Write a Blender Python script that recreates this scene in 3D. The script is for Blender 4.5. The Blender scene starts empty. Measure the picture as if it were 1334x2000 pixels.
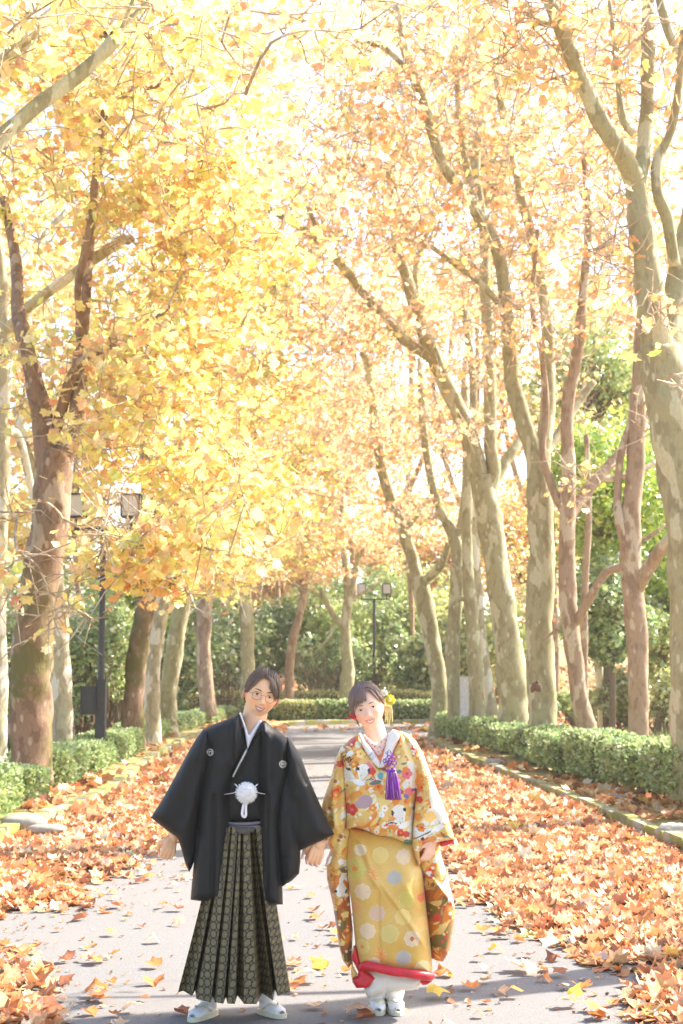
import bpy, math, random
import numpy as np
from mathutils import Vector, Matrix, Euler
random.seed(7); rng = np.random.default_rng(7)
S = bpy.context.scene
COL = S.collection
# ------------------------------------------------------------------ camera
CAMH, F, PITCH = 1.74, 2000*55/36.0, math.atan(305/(2000*55/36.0))
cam = bpy.data.objects.new('camera', bpy.data.cameras.new('camera')); COL.objects.link(cam)
cam.location = (0, 0, CAMH); cam.rotation_euler = (math.pi/2+PITCH, 0, 0)
cam.data.sensor_fit = 'VERTICAL'; cam.data.sensor_height = 36; cam.data.sensor_width = 24
cam.data.lens = 55; cam.data.clip_end = 2000
cam.data.dof.use_dof = True; cam.data.dof.focus_distance = 8.05; cam.data.dof.aperture_fstop = 5.0
S.camera = cam
# ------------------------------------------------------------------ sky and sun
SUN_AZ, SUN_EL = math.radians(60), math.radians(40)      # azimuth from straight ahead towards the right
W = bpy.data.worlds.new('World'); S.world = W; W.use_nodes = True
nt = W.node_tree; bg = nt.nodes['Background']
sky = nt.nodes.new('ShaderNodeTexSky'); sky.sky_type = 'NISHITA'; sky.sun_disc = False
sky.sun_elevation = SUN_EL; sky.sun_rotation = SUN_AZ; sky.air_density = 1.0; sky.dust_density = 2.5; sky.ozone_density = 1.0
nt.links.new(sky.outputs[0], bg.inputs[0]); bg.inputs[1].default_value = 0.15
sd = bpy.data.lights.new('sun', 'SUN'); sd.energy = 5.0; sd.angle = math.radians(0.6); sd.color = (1, 0.93, 0.82)
sun = bpy.data.objects.new('sun', sd); COL.objects.link(sun)
sdir = Vector((math.sin(SUN_AZ)*math.cos(SUN_EL), math.cos(SUN_AZ)*math.cos(SUN_EL), math.sin(SUN_EL)))
sun.rotation_euler = sdir.to_track_quat('Z', 'Y').to_euler()
S.view_settings.view_transform = 'Standard'; S.view_settings.look = 'None'; S.view_settings.gamma = 1
S.view_settings.exposure = 1.64
S.cycles.max_bounces = 7; S.cycles.diffuse_bounces = 6; S.cycles.glossy_bounces = 2; S.cycles.transmission_bounces = 5
S.cycles.use_denoising = True; S.cycles.caustics_reflective = False; S.cycles.caustics_refractive = False
S.cycles.sample_clamp_indirect = 8
# ------------------------------------------------------------------ helpers
def ray(px, py):
    u = (px-667)/F; v = (1000-py)/F
    return u, math.cos(PITCH)-v*math.sin(PITCH), math.sin(PITCH)+v*math.cos(PITCH)
def P(px, py, Y):                                       # point at distance Y in front of the camera
    u, dy, dz = ray(px, py); t = Y/dy
    return Vector((u*t, Y, CAMH+dz*t))
def G(px, py):                                          # point on the ground
    u, dy, dz = ray(px, py); t = -CAMH/dz
    return Vector((u*t, dy*t, 0))
def PXM(Y, py=1300): return Y/ray(667, py)[1]/F         # metres per pixel at distance Y
def mesh_obj(name, V, Fc, mat=None, parent=None, origin=None, col=None, smooth=True, mats=None, midx=None):
    me = bpy.data.meshes.new(name)
    V = np.asarray(V, dtype=np.float64)
    if parent is not None: V = V-np.array(world_loc(parent)); loc = (0, 0, 0)
    elif origin is not None: V = V-np.array(origin); loc = tuple(origin)
    else: loc = (0, 0, 0)
    if isinstance(Fc, np.ndarray):
        n, k = Fc.shape
        me.vertices.add(len(V)); me.vertices.foreach_set('co', V.ravel())
        me.loops.add(n*k); me.loops.foreach_set('vertex_index', Fc.ravel().astype(np.int32))
        me.polygons.add(n); me.polygons.foreach_set('loop_start', np.arange(0, n*k, k, dtype=np.int32))
        me.update(calc_edges=True)
    else:
        me.from_pydata([tuple(v) for v in V], [], Fc)
    if col is not None:
        a = me.color_attributes.new('Col', 'FLOAT_COLOR', 'POINT')
        c = np.ones((len(V), 4)); c[:, :3] = col; a.data.foreach_set('color', c.ravel())
    if mats:
        for m in mats: me.materials.append(m)
        if midx is not None: me.polygons.foreach_set('material_index', midx)
    elif mat: me.materials.append(mat)
    if smooth: me.polygons.foreach_set('use_smooth', np.ones(len(me.polygons), dtype=bool))
    me.update()
    o = bpy.data.objects.new(name, me); COL.objects.link(o); o.location = loc
    if parent is not None: o.parent = parent
    return o
WL = {}
def world_loc(o): return WL[o.name] if o.name in WL else (WL[o.parent.name] if o.parent else tuple(o.location))
def thing(name, label, cat, loc, group=None):
    o = bpy.data.objects.new(name, None); COL.objects.link(o); o.location = loc; WL[o.name] = tuple(loc)
    o.empty_display_size = 0.2
    return tag(o, label, cat, group)
def tag(o, label, cat, group=None, kind=None):
    if label: o['label'] = label
    if cat: o['category'] = cat
    if group: o['group'] = group
    if kind: o['kind'] = kind
    return o
def struct(o): o['kind'] = 'structure'; return o
# ---- shape collector
class MB:
    def __init__(s): s.V = []; s.F = []
    def add(s, V, Fc):
        n = len(s.V); s.V += [tuple(v) for v in V]; s.F += [tuple(i+n for i in f) for f in Fc]
    def box(s, c, d, rz=0):
        cx, cy, cz = c; a, b, h = d[0]/2, d[1]/2, d[2]/2; q = []
        for x, y, z in ((-a, -b, -h), (a, -b, -h), (a, b, -h), (-a, b, -h), (-a, -b, h), (a, -b, h), (a, b, h), (-a, b, h)):
            q.append((cx+x*math.cos(rz)-y*math.sin(rz), cy+x*math.sin(rz)+y*math.cos(rz), cz+z))
        s.add(q, [(0, 3, 2, 1), (4, 5, 6, 7), (0, 1, 5, 4), (1, 2, 6, 5), (2, 3, 7, 6), (3, 0, 4, 7)])
    def tube(s, pts, rad, n=8, cap=True, jit=0.0, sub=0, flat=1.0):
        pts = [Vector(p) for p in pts]; rad = list(rad)
        if sub:
            Q = []; R = []
            m = len(pts)
            for i in range(m-1):
                p0 = pts[max(i-1, 0)]; p1 = pts[i]; p2 = pts[i+1]; p3 = pts[min(i+2, m-1)]
                for k in range(sub):
                    t = k/sub
                    Q.append(0.5*((2*p1)+(p2-p0)*t+(2*p0-5*p1+4*p2-p3)*t*t+(3*p1-p0-3*p2+p3)*t**3)); R.append(rad[i]*(1-t)+rad[i+1]*t)
            Q.append(pts[-1]); R.append(rad[-1]); pts, rad = Q, R
        V = []; Fc = []; up = Vector((0.13, 0.97, 0.2)).normalized(); L = len(pts)
        for i, p in enumerate(pts):
            d = (pts[min(i+1, L-1)]-pts[max(i-1, 0)])
            if d.length < 1e-9: d = Vector((0, 0, 1))
            d.normalize(); a = d.cross(up)
            if a.length < 1e-3: a = d.cross(Vector((1, 0, 0)))
            a.normalize(); b = d.cross(a).normalized(); up = -b if (-b).dot(up) > 0 else b; b = d.cross(a)
            for k in range(n):
                w = 2*math.pi*k/n; r = rad[i]
                if jit: r *= 1+jit*(math.sin(3*w+i*.9+s_ph(p))*.5+math.sin(2*w-i*.6)*.5+math.sin(5*w+i*1.7)*.3)
                V.append(p+a*(math.cos(w)*r)+b*(math.sin(w)*r*flat))
        for i in range(L-1):
            for k in range(n):
                k2 = (k+1) % n; Fc.append((i*n+k, i*n+k2, (i+1)*n+k2, (i+1)*n+k))
        if cap: Fc.append(tuple(range(n-1, -1, -1))); Fc.append(tuple((L-1)*n+k for k in range(n)))
        s.add(V, Fc)
    def lathe(s, c, prof, n=16, sx=1, sy=1):
        V = []; Fc = []
        for r, z in prof:
            for k in range(n):
                w = 2*math.pi*k/n; V.append((c[0]+r*sx*math.cos(w), c[1]+r*sy*math.sin(w), c[2]+z))
        for i in range(len(prof)-1):
            for k in range(n):
                k2 = (k+1) % n; Fc.append((i*n+k, i*n+k2, (i+1)*n+k2, (i+1)*n+k))
        Fc.append(tuple(range(n-1, -1, -1))); Fc.append(tuple((len(prof)-1)*n+k for k in range(n)))
        s.add(V, Fc)
    def ball(s, c, r, n=12, m=8, M=None):
        V = []; Fc = []; c = Vector(c)
        for j in range(m+1):
            th = math.pi*j/m
            for k in range(n):
                w = 2*math.pi*k/n; v = Vector((r[0]*math.sin(th)*math.cos(w), r[1]*math.sin(th)*math.sin(w), r[2]*math.cos(th)))
                if M is not None: v = M @ v
                V.append(c+v)
        for j in range(m):
            for k in range(n):
                k2 = (k+1) % n; Fc.append((j*n+k, (j+1)*n+k, (j+1)*n+k2, j*n+k2))
        s.add(V, Fc)
    def obj(s, name, mat, parent=None, origin=None, smooth=True): return mesh_obj(name, s.V, s.F, mat, parent, origin, smooth=smooth)
def s_ph(p): return p[0]*1.7+p[2]*0.8
def vnoise(p, seed=0):                                  # cheap smooth pseudo noise, array (N,k) -> (N,)
    p = np.asarray(p, float); r = np.random.default_rng(seed); out = 0
    for k in range(6):
        w = r.normal(size=p.shape[1])*1.6; out = out+np.sin(p@w+r.uniform(0, 6.28))
    return out/6*1.6
# ------------------------------------------------------------------ materials
def newmat(name):
    m = bpy.data.materials.new(name); m.use_nodes = True; n = m.node_tree
    return m, n, n.nodes['Principled BSDF']
def N(n, typ, **kw):
    x = n.nodes.new(typ)
    for k, v in kw.items():
        if k.startswith('i_'):
            key = k[2:].replace('_', ' ')
            x.inputs[int(key) if key.isdigit() else key].default_value = v
        else: setattr(x, k, v)
    return x
def ramp(n, src, stops, interp='LINEAR'):
    r = n.nodes.new('ShaderNodeValToRGB'); r.color_ramp.interpolation = interp
    el = r.color_ramp.elements
    while len(el) < len(stops): el.new(0.5)
    for e, (p, c) in zip(el, stops): e.position = p; e.color = (*c, 1) if len(c) == 3 else c
    n.links.new(src, r.inputs[0]); return r
def mixc(n, fac, a, b):
    m = n.nodes.new('ShaderNodeMix'); m.data_type = 'RGBA'
    for sock, v in ((m.inputs[0], fac), (m.inputs[6], a), (m.inputs[7], b)):
        if hasattr(v, 'links'): n.links.new(v, sock)
        else: sock.default_value = v if not isinstance(v, tuple) else (*v, 1)
    return m.outputs[2]
def coord(n, scale=(1, 1, 1)):
    t = n.nodes.new('ShaderNodeTexCoord'); m = n.nodes.new('ShaderNodeMapping'); m.inputs[3].default_value = scale
    n.links.new(t.outputs['Object'], m.inputs[0]); return m.outputs[0]
def noise(n, co, scale, detail=4, rough=.55):
    x = N(n, 'ShaderNodeTexNoise'); x.inputs['Scale'].default_value = scale; x.inputs['Detail'].default_value = detail
    x.inputs['Roughness'].default_value = rough; n.links.new(co, x.inputs['Vector']); return x.outputs[0]
def bump(n, b, h, strength=.3, dist=.02):
    x = N(n, 'ShaderNodeBump'); x.inputs['Strength'].default_value = strength; x.inputs['Distance'].default_value = dist
    n.links.new(h, x.inputs['Height']); n.links.new(x.outputs[0], b.inputs['Normal'])
def flat(name, c, rough=.6, metal=0, nz=0, ns=20, spec=.4):
    m, n, b = newmat(name); b.inputs['Roughness'].default_value = rough; b.inputs['Metallic'].default_value = metal
    b.inputs['Specular IOR Level'].default_value = spec
    h = noise(n, coord(n), ns, 5)
    r = ramp(n, h, [(.3, tuple(x*(1-.18) for x in c)), (.7, tuple(min(1, x*1.12) for x in c))]); n.links.new(r.outputs[0], b.inputs[0])
    if nz: bump(n, b, h, nz, .01)
    return m
def bark(name, base, pale, dark, moss=0.0, patch=.54):
    m, n, b = newmat(name); b.inputs['Roughness'].default_value = .85; b.inputs['Specular IOR Level'].default_value = .25
    co = coord(n, (1, 1, .45)); big = noise(n, co, 3.2, 3, .5); mid = noise(n, co, 9, 4, .6); fine = noise(n, coord(n, (1, 1, .3)), 45, 4, .7)
    c = mixc(n, ramp(n, mid, [(.42, (0, 0, 0)), (.50, (1, 1, 1))]).outputs[0], dark, base)
    c = mixc(n, ramp(n, big, [(patch-.01, (0, 0, 0)), (patch+.01, (1, 1, 1))]).outputs[0], c, pale)
    vo = N(n, 'ShaderNodeTexVoronoi'); vo.inputs['Scale'].default_value = 7; n.links.new(co, vo.inputs['Vector'])
    c = mixc(n, ramp(n, vo.outputs['Distance'], [(.16, (1, 1, 1)), (.2, (0, 0, 0))]).outputs[0], c, pale)
    if moss:
        tc = n.nodes.new('ShaderNodeTexCoord'); sx_ = n.nodes.new('ShaderNodeSeparateXYZ'); n.links.new(tc.outputs['Object'], sx_.inputs[0])
        mr = N(n, 'ShaderNodeMapRange'); mr.inputs[1].default_value = 1.6; mr.inputs[2].default_value = 4.2; mr.inputs[3].default_value = 1; mr.inputs[4].default_value = .0; n.links.new(sx_.outputs[2], mr.inputs[0])
        ms = N(n, 'ShaderNodeMath', operation='MULTIPLY'); n.links.new(ramp(n, noise(n, coord(n), 1.3, 5, .65), [(.62-moss*.2, (0, 0, 0)), (.72-moss*.2, (1, 1, 1))]).outputs[0], ms.inputs[0]); n.links.new(mr.outputs[0], ms.inputs[1])
        c = mixc(n, ms.outputs[0], c, (.16, .15, .045))
    c = mixc(n, ramp(n, fine, [(.3, (.35, .35, .35)), (.6, (0, 0, 0))]).outputs[0], c, tuple(x*.45 for x in base))
    n.links.new(c, b.inputs[0])
    ad = N(n, 'ShaderNodeMath', operation='ADD'); n.links.new(mid, ad.inputs[0]); n.links.new(fine, ad.inputs[1]); bump(n, b, ad.outputs[0], .6, .02)
    return m
M_OLIVE = bark('olive plane bark', (.39, .36, .21), (.56, .53, .36), (.31, .27, .16), patch=.585)
M_OLIVE2 = bark('pale plane bark', (.50, .45, .29), (.78, .74, .60), (.38, .32, .20), patch=.53)
M_BROWN = bark('brown plane bark', (.40, .29, .20), (.55, .46, .33), (.29, .20, .13), patch=.60)
M_MOSS = bark('mossy brown bark', (.32, .21, .14), (.50, .39, .28), (.22, .14, .09), moss=.85, patch=.62)
M_TWIG = bark('twig bark', (.52, .40, .28), (.72, .62, .48), (.36, .26, .17))
M_KNOB = bark('knobbly brown wood', (.22, .13, .09), (.35, .25, .17), (.10, .06, .05))
def leafmat(name, trans=.5, rough=.5, gloss=.06, sat=1.0):
    m, n, b = newmat(name); n.nodes.remove(b); out = n.nodes['Material Output']
    a = N(n, 'ShaderNodeAttribute', attribute_name='Col')
    h = noise(n, coord(n), 30, 3)
    hs = N(n, 'ShaderNodeHueSaturation'); hs.inputs['Saturation'].default_value = sat
    v = N(n, 'ShaderNodeMapRange'); v.inputs[1].default_value = .3; v.inputs[2].default_value = .7; v.inputs[3].default_value = .8; v.inputs[4].default_value = 1.15
    n.links.new(h, v.inputs[0]); n.links.new(v.outputs[0], hs.inputs['Value']); n.links.new(a.outputs['Color'], hs.inputs['Color'])
    d = N(n, 'ShaderNodeBsdfDiffuse'); t = N(n, 'ShaderNodeBsdfTranslucent'); g = N(n, 'ShaderNodeBsdfGlossy'); g.inputs['Roughness'].default_value = rough
    n.links.new(hs.outputs[0], d.inputs[0]); n.links.new(hs.outputs[0], t.inputs[0])
    m1 = N(n, 'ShaderNodeMixShader'); m1.inputs[0].default_value = trans; n.links.new(d.outputs[0], m1.inputs[1]); n.links.new(t.outputs[0], m1.inputs[2])
    m2 = N(n, 'ShaderNodeMixShader'); m2.inputs[0].default_value = gloss; n.links.new(m1.outputs[0], m2.inputs[1]); n.links.new(g.outputs[0], m2.inputs[2])
    n.links.new(m2.outputs[0], out.inputs[0]); return m
M_LEAF = leafmat('autumn leaf', .6)
M_DRY = leafmat('dry fallen leaf', .25, gloss=.03, rough=.45)
M_GREEN = leafmat('evergreen leaf', .3, gloss=.12, rough=.35)
M_HEDGE = leafmat('hedge sprays', .35, gloss=.04, rough=.6)
def vcol(name, rough=.6, spec=.35, sheen=0, sub=0, bs=0, bn=300):
    m, n, b = newmat(name); a = N(n, 'ShaderNodeAttribute', attribute_name='Col'); n.links.new(a.outputs['Color'], b.inputs[0])
    b.inputs['Roughness'].default_value = rough; b.inputs['Specular IOR Level'].default_value = spec
    if sheen: b.inputs['Sheen Weight'].default_value = sheen; b.inputs['Sheen Roughness'].default_value = .4
    if sub: b.inputs['Subsurface Weight'].default_value = sub; b.inputs['Subsurface Radius'].default_value = (.012, .005, .003); b.inputs['Subsurface Scale'].default_value = .6
    if bs: bump(n, b, noise(n, coord(n), bn, 2), bs, .002)
    if name == 'hair': bump(n, b, noise(n, coord(n, (1, 1, .12)), 700, 3), .5, .002)
    return m
# ------------------------------------------------------------------ leaves
def leaf_template(kind=0, fold=.18, curl=0.0):
    if kind == 0:
        A = [(0, 1.0), (16, .74), (27, .70), (46, .94), (60, .70), (76, .64), (98, .76), (128, .52), (162, .34)]
    elif kind == 1:
        A = [(0, 1.0), (25, .58), (50, .85), (78, .5), (105, .66), (155, .32)]
    else:
        A = [(0, 1.0), (50, .72), (110, .62)]
    pts = [(0, 0)]; ang = [(a, r) for a, r in A]+[(360-a, r) for a, r in reversed(A) if a != 0]
    if kind != 2: ang.insert(len(A), (180, .12))
    for a, r in ang: w = math.radians(a); pts.append((math.sin(w)*r, math.cos(w)*r))
    V = [(x*.55, y*.55, fold*abs(x)*.55+curl*(x*x+y*y)*.55) for x, y in pts]; n = len(pts)-1
    Fc = [(0, i+1, (i+1) % n+1) for i in range(n)]
    if kind == 0:                                       # leaf stalk
        k = len(V); V += [(-.014, -.05, 0), (.014, -.05, 0), (.05, -.42, .05), (.035, -.43, .05)]; Fc += [(k, k+1, k+2), (k, k+2, k+3)]
    return np.array(V), np.array(Fc)
T0 = leaf_template(0); T1 = leaf_template(1); T2 = leaf_template(2)
def rot_random(n, rs, tilt=1.0, droop=0.0):
    # normals spread around +Z (tilt = std), random spin
    nrm = rs.normal(size=(n, 3))*tilt; nrm[:, 2] += 1; nrm /= np.linalg.norm(nrm, axis=1)[:, None]
    d = rs.normal(size=(n, 3)); d[:, 2] -= droop
    d -= (d*nrm).sum(1)[:, None]*nrm; d /= np.linalg.norm(d, axis=1)[:, None]
    x = np.cross(d, nrm)
    return np.stack([x, d, nrm], axis=2)
def leaves(C, R, s, col, T):
    V, Fc = T; n = len(C); m = len(V)
    W_ = np.einsum('nij,mj->nmi', R, V)*s[:, None, None]+C[:, None, :]
    FF = (Fc[None]+(np.arange(n)*m)[:, None, None]).reshape(-1, 3)
    return W_.reshape(-1, 3), FF, np.repeat(col, m, axis=0)
def merge(parts):
    V = []; Fc = []; C = []; o = 0
    for v, f, c in parts: V.append(v); Fc.append(f+o); C.append(c); o += len(v)
    return np.concatenate(V), np.concatenate(Fc), np.concatenate(C)
def pal(n, rs, cols, wts, jit=.12):
    cols = np.array(cols); i = rs.choice(len(cols), n, p=np.array(wts)/sum(wts)); c = cols[i]*(1+rs.normal(size=(n, 1))*jit)
    return np.clip(c*(1+rs.normal(size=(n, 3))*.05), .01, .95)
YEL = ([(.90, .73, .26), (.86, .79, .27), (.91, .65, .26), (.90, .54, .27), (.73, .76, .22), (.86, .38, .17), (.90, .75, .48)], [28, 19, 20, 17, 9, 4, 10])
PEA = ([(.91, .65, .34), (.91, .57, .34), (.90, .74, .28), (.86, .42, .22), (.90, .75, .54)], [32, 28, 20, 8, 14])
ORA = ([(.90, .55, .25), (.91, .64, .30), (.89, .71, .24), (.84, .35, .15), (.90, .71, .48)], [30, 30, 14, 9, 18])
DRYC = ([(.68, .32, .14), (.76, .44, .22), (.80, .57, .36), (.52, .22, .10), (.82, .69, .52), (.30, .14, .08), (.80, .56, .15)], [28, 26, 17, 15, 9, 9, 2])
# ------------------------------------------------------------------ ground, path, kerbs
def gravelly(name, cols, scale=14, bs=.5):
    m, n, b = newmat(name); b.inputs['Roughness'].default_value = .95; b.inputs['Specular IOR Level'].default_value = .15
    co = coord(n); k = len(cols)
    h1 = noise(n, co, scale, 6, .7)
    vo = N(n, 'ShaderNodeTexVoronoi'); vo.inputs['Scale'].default_value = scale; n.links.new(co, vo.inputs['Vector'])
    sp = N(n, 'ShaderNodeSeparateColor'); n.links.new(vo.outputs['Color'], sp.inputs[0])
    r = ramp(n, sp.outputs[0], [(i/k, c) for i, c in enumerate(cols)], 'CONSTANT')
    c = mixc(n, ramp(n, h1, [(.35, (.5, .5, .5)), (.6, (0, 0, 0))]).outputs[0], r.outputs[0], cols[0]); n.links.new(c, b.inputs[0])
    bump(n, b, h1, bs, .03); return m
M_GROUND = gravelly('leaf strewn earth', [(.34, .22, .12), (.45, .30, .16), (.30, .24, .10), (.52, .38, .2), (.22, .2, .08)], 9)
M_MOSSBED = gravelly('mossy bed soil', [(.36, .32, .12), (.45, .38, .14), (.30, .28, .09), (.42, .30, .18), (.50, .42, .24)], 11)
m, n, b = newmat('worn asphalt'); M_ASPH = m
b.inputs['Roughness'].default_value = .9; b.inputs['Specular IOR Level'].default_value = .2
co = coord(n); fine = noise(n, co, 150, 4, .85); big = noise(n, co, .8, 5, .6)
c1 = ramp(n, fine, [(.30, (.09, .088, .088)), (.5, (.185, .18, .178)), (.72, (.32, .31, .30))])
c2 = mixc(n, ramp(n, big, [(.35, (0, 0, 0)), (.7, (.55, .55, .55))]).outputs[0], c1.outputs[0], (.22, .20, .18)); n.links.new(c2, b.inputs[0]); bump(n, b, fine, .5, .006)
m, n, b = newmat('mossy kerb stone'); M_KERB = m; b.inputs['Roughness'].default_value = .9
co = coord(n); h = noise(n, co, 3.0, 6, .7); h2 = noise(n, co, 40, 4, .7)
c1 = ramp(n, h2, [(.3, (.24, .23, .20)), (.7, (.42, .40, .35))]); c = mixc(n, ramp(n, h, [(.40, (0, 0, 0)), (.52, (1, 1, 1))]).outputs[0], c1.outputs[0], (.26, .25, .06)); n.links.new(c, b.inputs[0]); bump(n, b, h2, .6, .01)

def sheet(name, outline, z, mat, thick=0):
    V = [(p[0], p[1], z) for p in outline]; n_ = len(V)
    o = mesh_obj(name, V, [tuple(range(n_))], mat, smooth=False)
    return struct(o)
gx = 500
V = []; Fc = []
xs = np.concatenate([np.linspace(-gx, -40, 6), np.linspace(-30, 60, 46), np.linspace(70, gx, 6)]); ys = np.concatenate([np.linspace(-30, 100, 66), np.linspace(115, 900, 8)])
def terrain(x, y):
    bank = 2.6*np.clip((x-9.5)/9, 0, 1)**1.2*np.clip((y-20)/14, 0, 1)*(1-np.clip((y-90)/40, 0, 1))
    far = 3.0*np.clip((y-60)/25, 0, 1)
    return np.maximum(bank, far)*1.0
for y in ys:
    for x in xs: V.append((x, y, float(terrain(x, y))-.002))
nx = len(xs)
Fc = [(j*nx+i, j*nx+i+1, (j+1)*nx+i+1, (j+1)*nx+i) for j in range(len(ys)-1) for i in range(nx-1)]
struct(mesh_obj('ground', V, Fc, M_GROUND))
RK = [G(*p) for p in ((1334, 1672), (1197, 1612), (1035, 1543), (925, 1496), (862, 1468), (836, 1452))]
d = (RK[0]-RK[1]).normalized(); RK = [RK[0]+d*22, RK[0]+d*8]+RK
RK += [RK[-1]+Vector((.7, 1.1, 0)), RK[-1]+Vector((2.2, 1.9, 0)), RK[-1]+Vector((8, 2.9, 0)), RK[-1]+Vector((40, 6, 0))]
LK = [G(*p) for p in ((0, 1652), (95, 1612), (179, 1580), (233, 1547), (276, 1512), (314, 1483), (350, 1460), (385, 1443))]
d = (LK[0]-LK[3]).normalized(); LK = [LK[0]+d*22, LK[0]+d*7]+LK
LK += [Vector((-2.9, 44, 0)), Vector((-1.6, 47.6, 0)), Vector((.5, 49.2, 0)), Vector((4, 49.6, 0)), Vector((9, 50.2, 0)), Vector((45, 55, 0))]
sheet('path', [p for p in LK]+[p for p in reversed(RK)], .004, M_ASPH)
def offset(pl, d):
    out = []
    for i, p in enumerate(pl):
        t = (pl[min(i+1, len(pl)-1)]-pl[max(i-1, 0)]).normalized(); out.append(p+Vector((t.y, -t.x, 0))*d)
    return out
def resample(pl, step):
    out = [pl[0]]
    for a, b_ in zip(pl, pl[1:]):
        n_ = max(1, int((b_-a).length/step))
        for k in range(1, n_+1): out.append(a.lerp(b_, k/n_))
    return out
def kerb(name, pl, side):
    mb = MB(); q = resample(pl, .6); q1 = offset(q, side*.14)
    for i in range(len(q)-1):
        if q[i].x > 12: break
        a, b_, c, d = q[i], q[i+1], q1[i+1], q1[i]; g_ = .012
        a2 = a.lerp(b_, g_); b2 = b_.lerp(a, g_); c2 = c.lerp(d, g_); d2 = d.lerp(c, g_); h_ = .15+.012*math.sin(i*2.3)
        bot = [Vector((p.x, p.y, -.02)) for p in (a2, b2, c2, d2)]
        cen = (a2+b2+c2+d2)/4
        mid = [Vector((p.x, p.y, h_-.02)) for p in (a2, b2, c2, d2)]
        top = [Vector((*(p.lerp(cen, .09)).to_2d(), h_)) for p in (a2, b2, c2, d2)]
        Vv = bot+mid+top; F_ = [(8, 9, 10, 11)]
        for L_ in (0, 4):
            for k in range(4): k2 = (k+1) % 4; F_.append((L_+k, L_+k2, L_+4+k2, L_+4+k))
        mb.add(Vv, F_)
    return struct(mb.obj(name, M_KERB, smooth=False))
kerb('kerb_right', RK, 1); kerb('kerb_left', LK, -1)
def bed(name, pl, side, far):
    q = resample(pl, .8); q = [p for p in q if abs(p.x) < 14]
    V = []; Fc = []; W_ = [0.135, .3, .6, 1.0, 1.6, 2.6, 4, 7] if far > 5 else [.135, .3, .7, 1.1, 1.5]
    for i, p in enumerate(q):
        t = (q[min(i+1, len(q)-1)]-q[max(i-1, 0)]).normalized(); nn = Vector((t.y, -t.x, 0))*side
        for k, w in enumerate(W_):
            v = p+nn*w; h_ = .11+.05*float(vnoise([(v.x*1.1, v.y*1.1)], 3)[0])*min(1, w/.6) if w < 4 else .03
            if w >= 7: h_ = -.02
            V.append((v.x, v.y, h_))
    m_ = len(W_)
    for i in range(len(q)-1):
        for k in range(m_-1): Fc.append((i*m_+k, i*m_+k+1, (i+1)*m_+k+1, (i+1)*m_+k))
    return struct(mesh_obj(name, V, Fc, M_MOSSBED))
bed('bed_right', RK, 1, 1); bed('bed_left', LK, -1, 1)
# ------------------------------------------------------------------ leaf litter
def bare(x, y):                                         # 1 where the asphalt lies open
    yy = np.array([0, 7.4, 8.2, 8.9, 9.8, 10.8, 12, 13.6, 15.5, 18, 22, 27, 37, 46, 60])
    lx = np.array([-1.75, -1.7, -1.55, -1.6, -2.0, -2.2, -1.95, -1.8, -1.7, -1.2, -1.0, -.85, -1.2, -1.8, -1.8])
    rx = np.array([1.3, 1.45, 1.6, 1.55, 1.35, 1.12, .85, .82, .75, .62, .6, .6, 1.3, 2.6, 4])
    l = np.interp(y, yy, lx); r = np.interp(y, yy, rx)
    e = np.minimum(x-l, r-x)+.22*vnoise(np.stack([x*2.3, y*1.7], 1), 5)+.14*vnoise(np.stack([x*6, y*5], 1), 6)
    return e
def polyx(pl, y):
    ys_ = np.array([p.y for p in pl]); xs_ = np.array([p.x for p in pl]); o = np.argsort(ys_); return np.interp(y, ys_[o], xs_[o])
rs = np.random.default_rng(11)
def litter(n, y0, y1, tmpl, sz, keep_fn, zmax, tilt=.35):
    u = rs.uniform(0, 1, n); y = y0*(y1/y0)**u if y0 > 0 else rs.uniform(y0, y1, n)
    half = y*.235+.6; x = rs.uniform(-1, 1, n)*half
    k = keep_fn(x, y); x, y = x[k], y[k]; n = len(x)
    C = np.stack([x, y, .008+(zmax-.008)*rs.uniform(0, 1, n)*np.clip(-bare(x, y)*2, .15, 1)], 1); R = rot_random(n, rs, tilt)
    s = sz*np.clip(rs.lognormal(-.05, .36, n), .3, 1.7); c = pal(n, rs, *DRYC)
    return C, R, s, c
def in_carpet(x, y):
    e = bare(x, y); l = polyx(LK[:-6], y); r = polyx(RK[:-4], y)
    far = y > 43
    p = np.clip(-e*2.2, 0, 1)*np.where((x < 0) & (y < 11), .55, 1)
    return (rs.uniform(size=len(x)) < p) & (x > l+.02) & (x < r-.02) & ~far
parts = []
DT = [leaf_template(0, .5, .1), leaf_template(0, -.1, .55), leaf_template(0, .7, -.35), leaf_template(0, -.45, .2), leaf_template(1, 1.1, .2)]
for T in DT:
    C, R, s, c = litter(17000, 6.8, 24, T, .12, in_carpet, .05, .27); parts.append(leaves(C, R, s, c, T))
for T in (leaf_template(1, .5, .2), leaf_template(1, -.3, .4)):
    C, R, s, c = litter(16000, 18, 43, T, .19, in_carpet, .07, .4); parts.append(leaves(C, R, s, c, T))
tag(mesh_obj('fallen_leaves', *merge(parts)[:2], M_DRY, col=merge(parts)[2], smooth=False), 'thick carpet of dry orange brown leaves along both sides of the path', 'fallen leaves', kind='stuff')
def in_bed(x, y):
    l = polyx(LK[:-6], y); r = polyx(RK[:-4], y)
    return (((x < l-.2) | (x > r+.2)) & (y < 38)) & (rs.uniform(size=len(x)) < .5+.5*np.sign(vnoise(np.stack([x*1.3, y*1.3], 1), 9)))
C, R, s, c = litter(14000, 12, 40, T1, .17, in_bed, .05, .35); C[:, 2] += .1
v1 = leaves(C, R, s, c, DT[0])
def far_l(x, y): return (rs.uniform(size=len(x)) < np.clip(.9-(bare(x, y) > 0)*.85, 0, 1)*np.where(y < 43, 0, 1))
C, R, s, c = litter(22000, 43, 75, T1, .26, far_l, .06, .5); C[:, 2] += terrain(C[:, 0], C[:, 1])
v2 = leaves(C, R, s, c, leaf_template(2, .4, .2))
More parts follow.
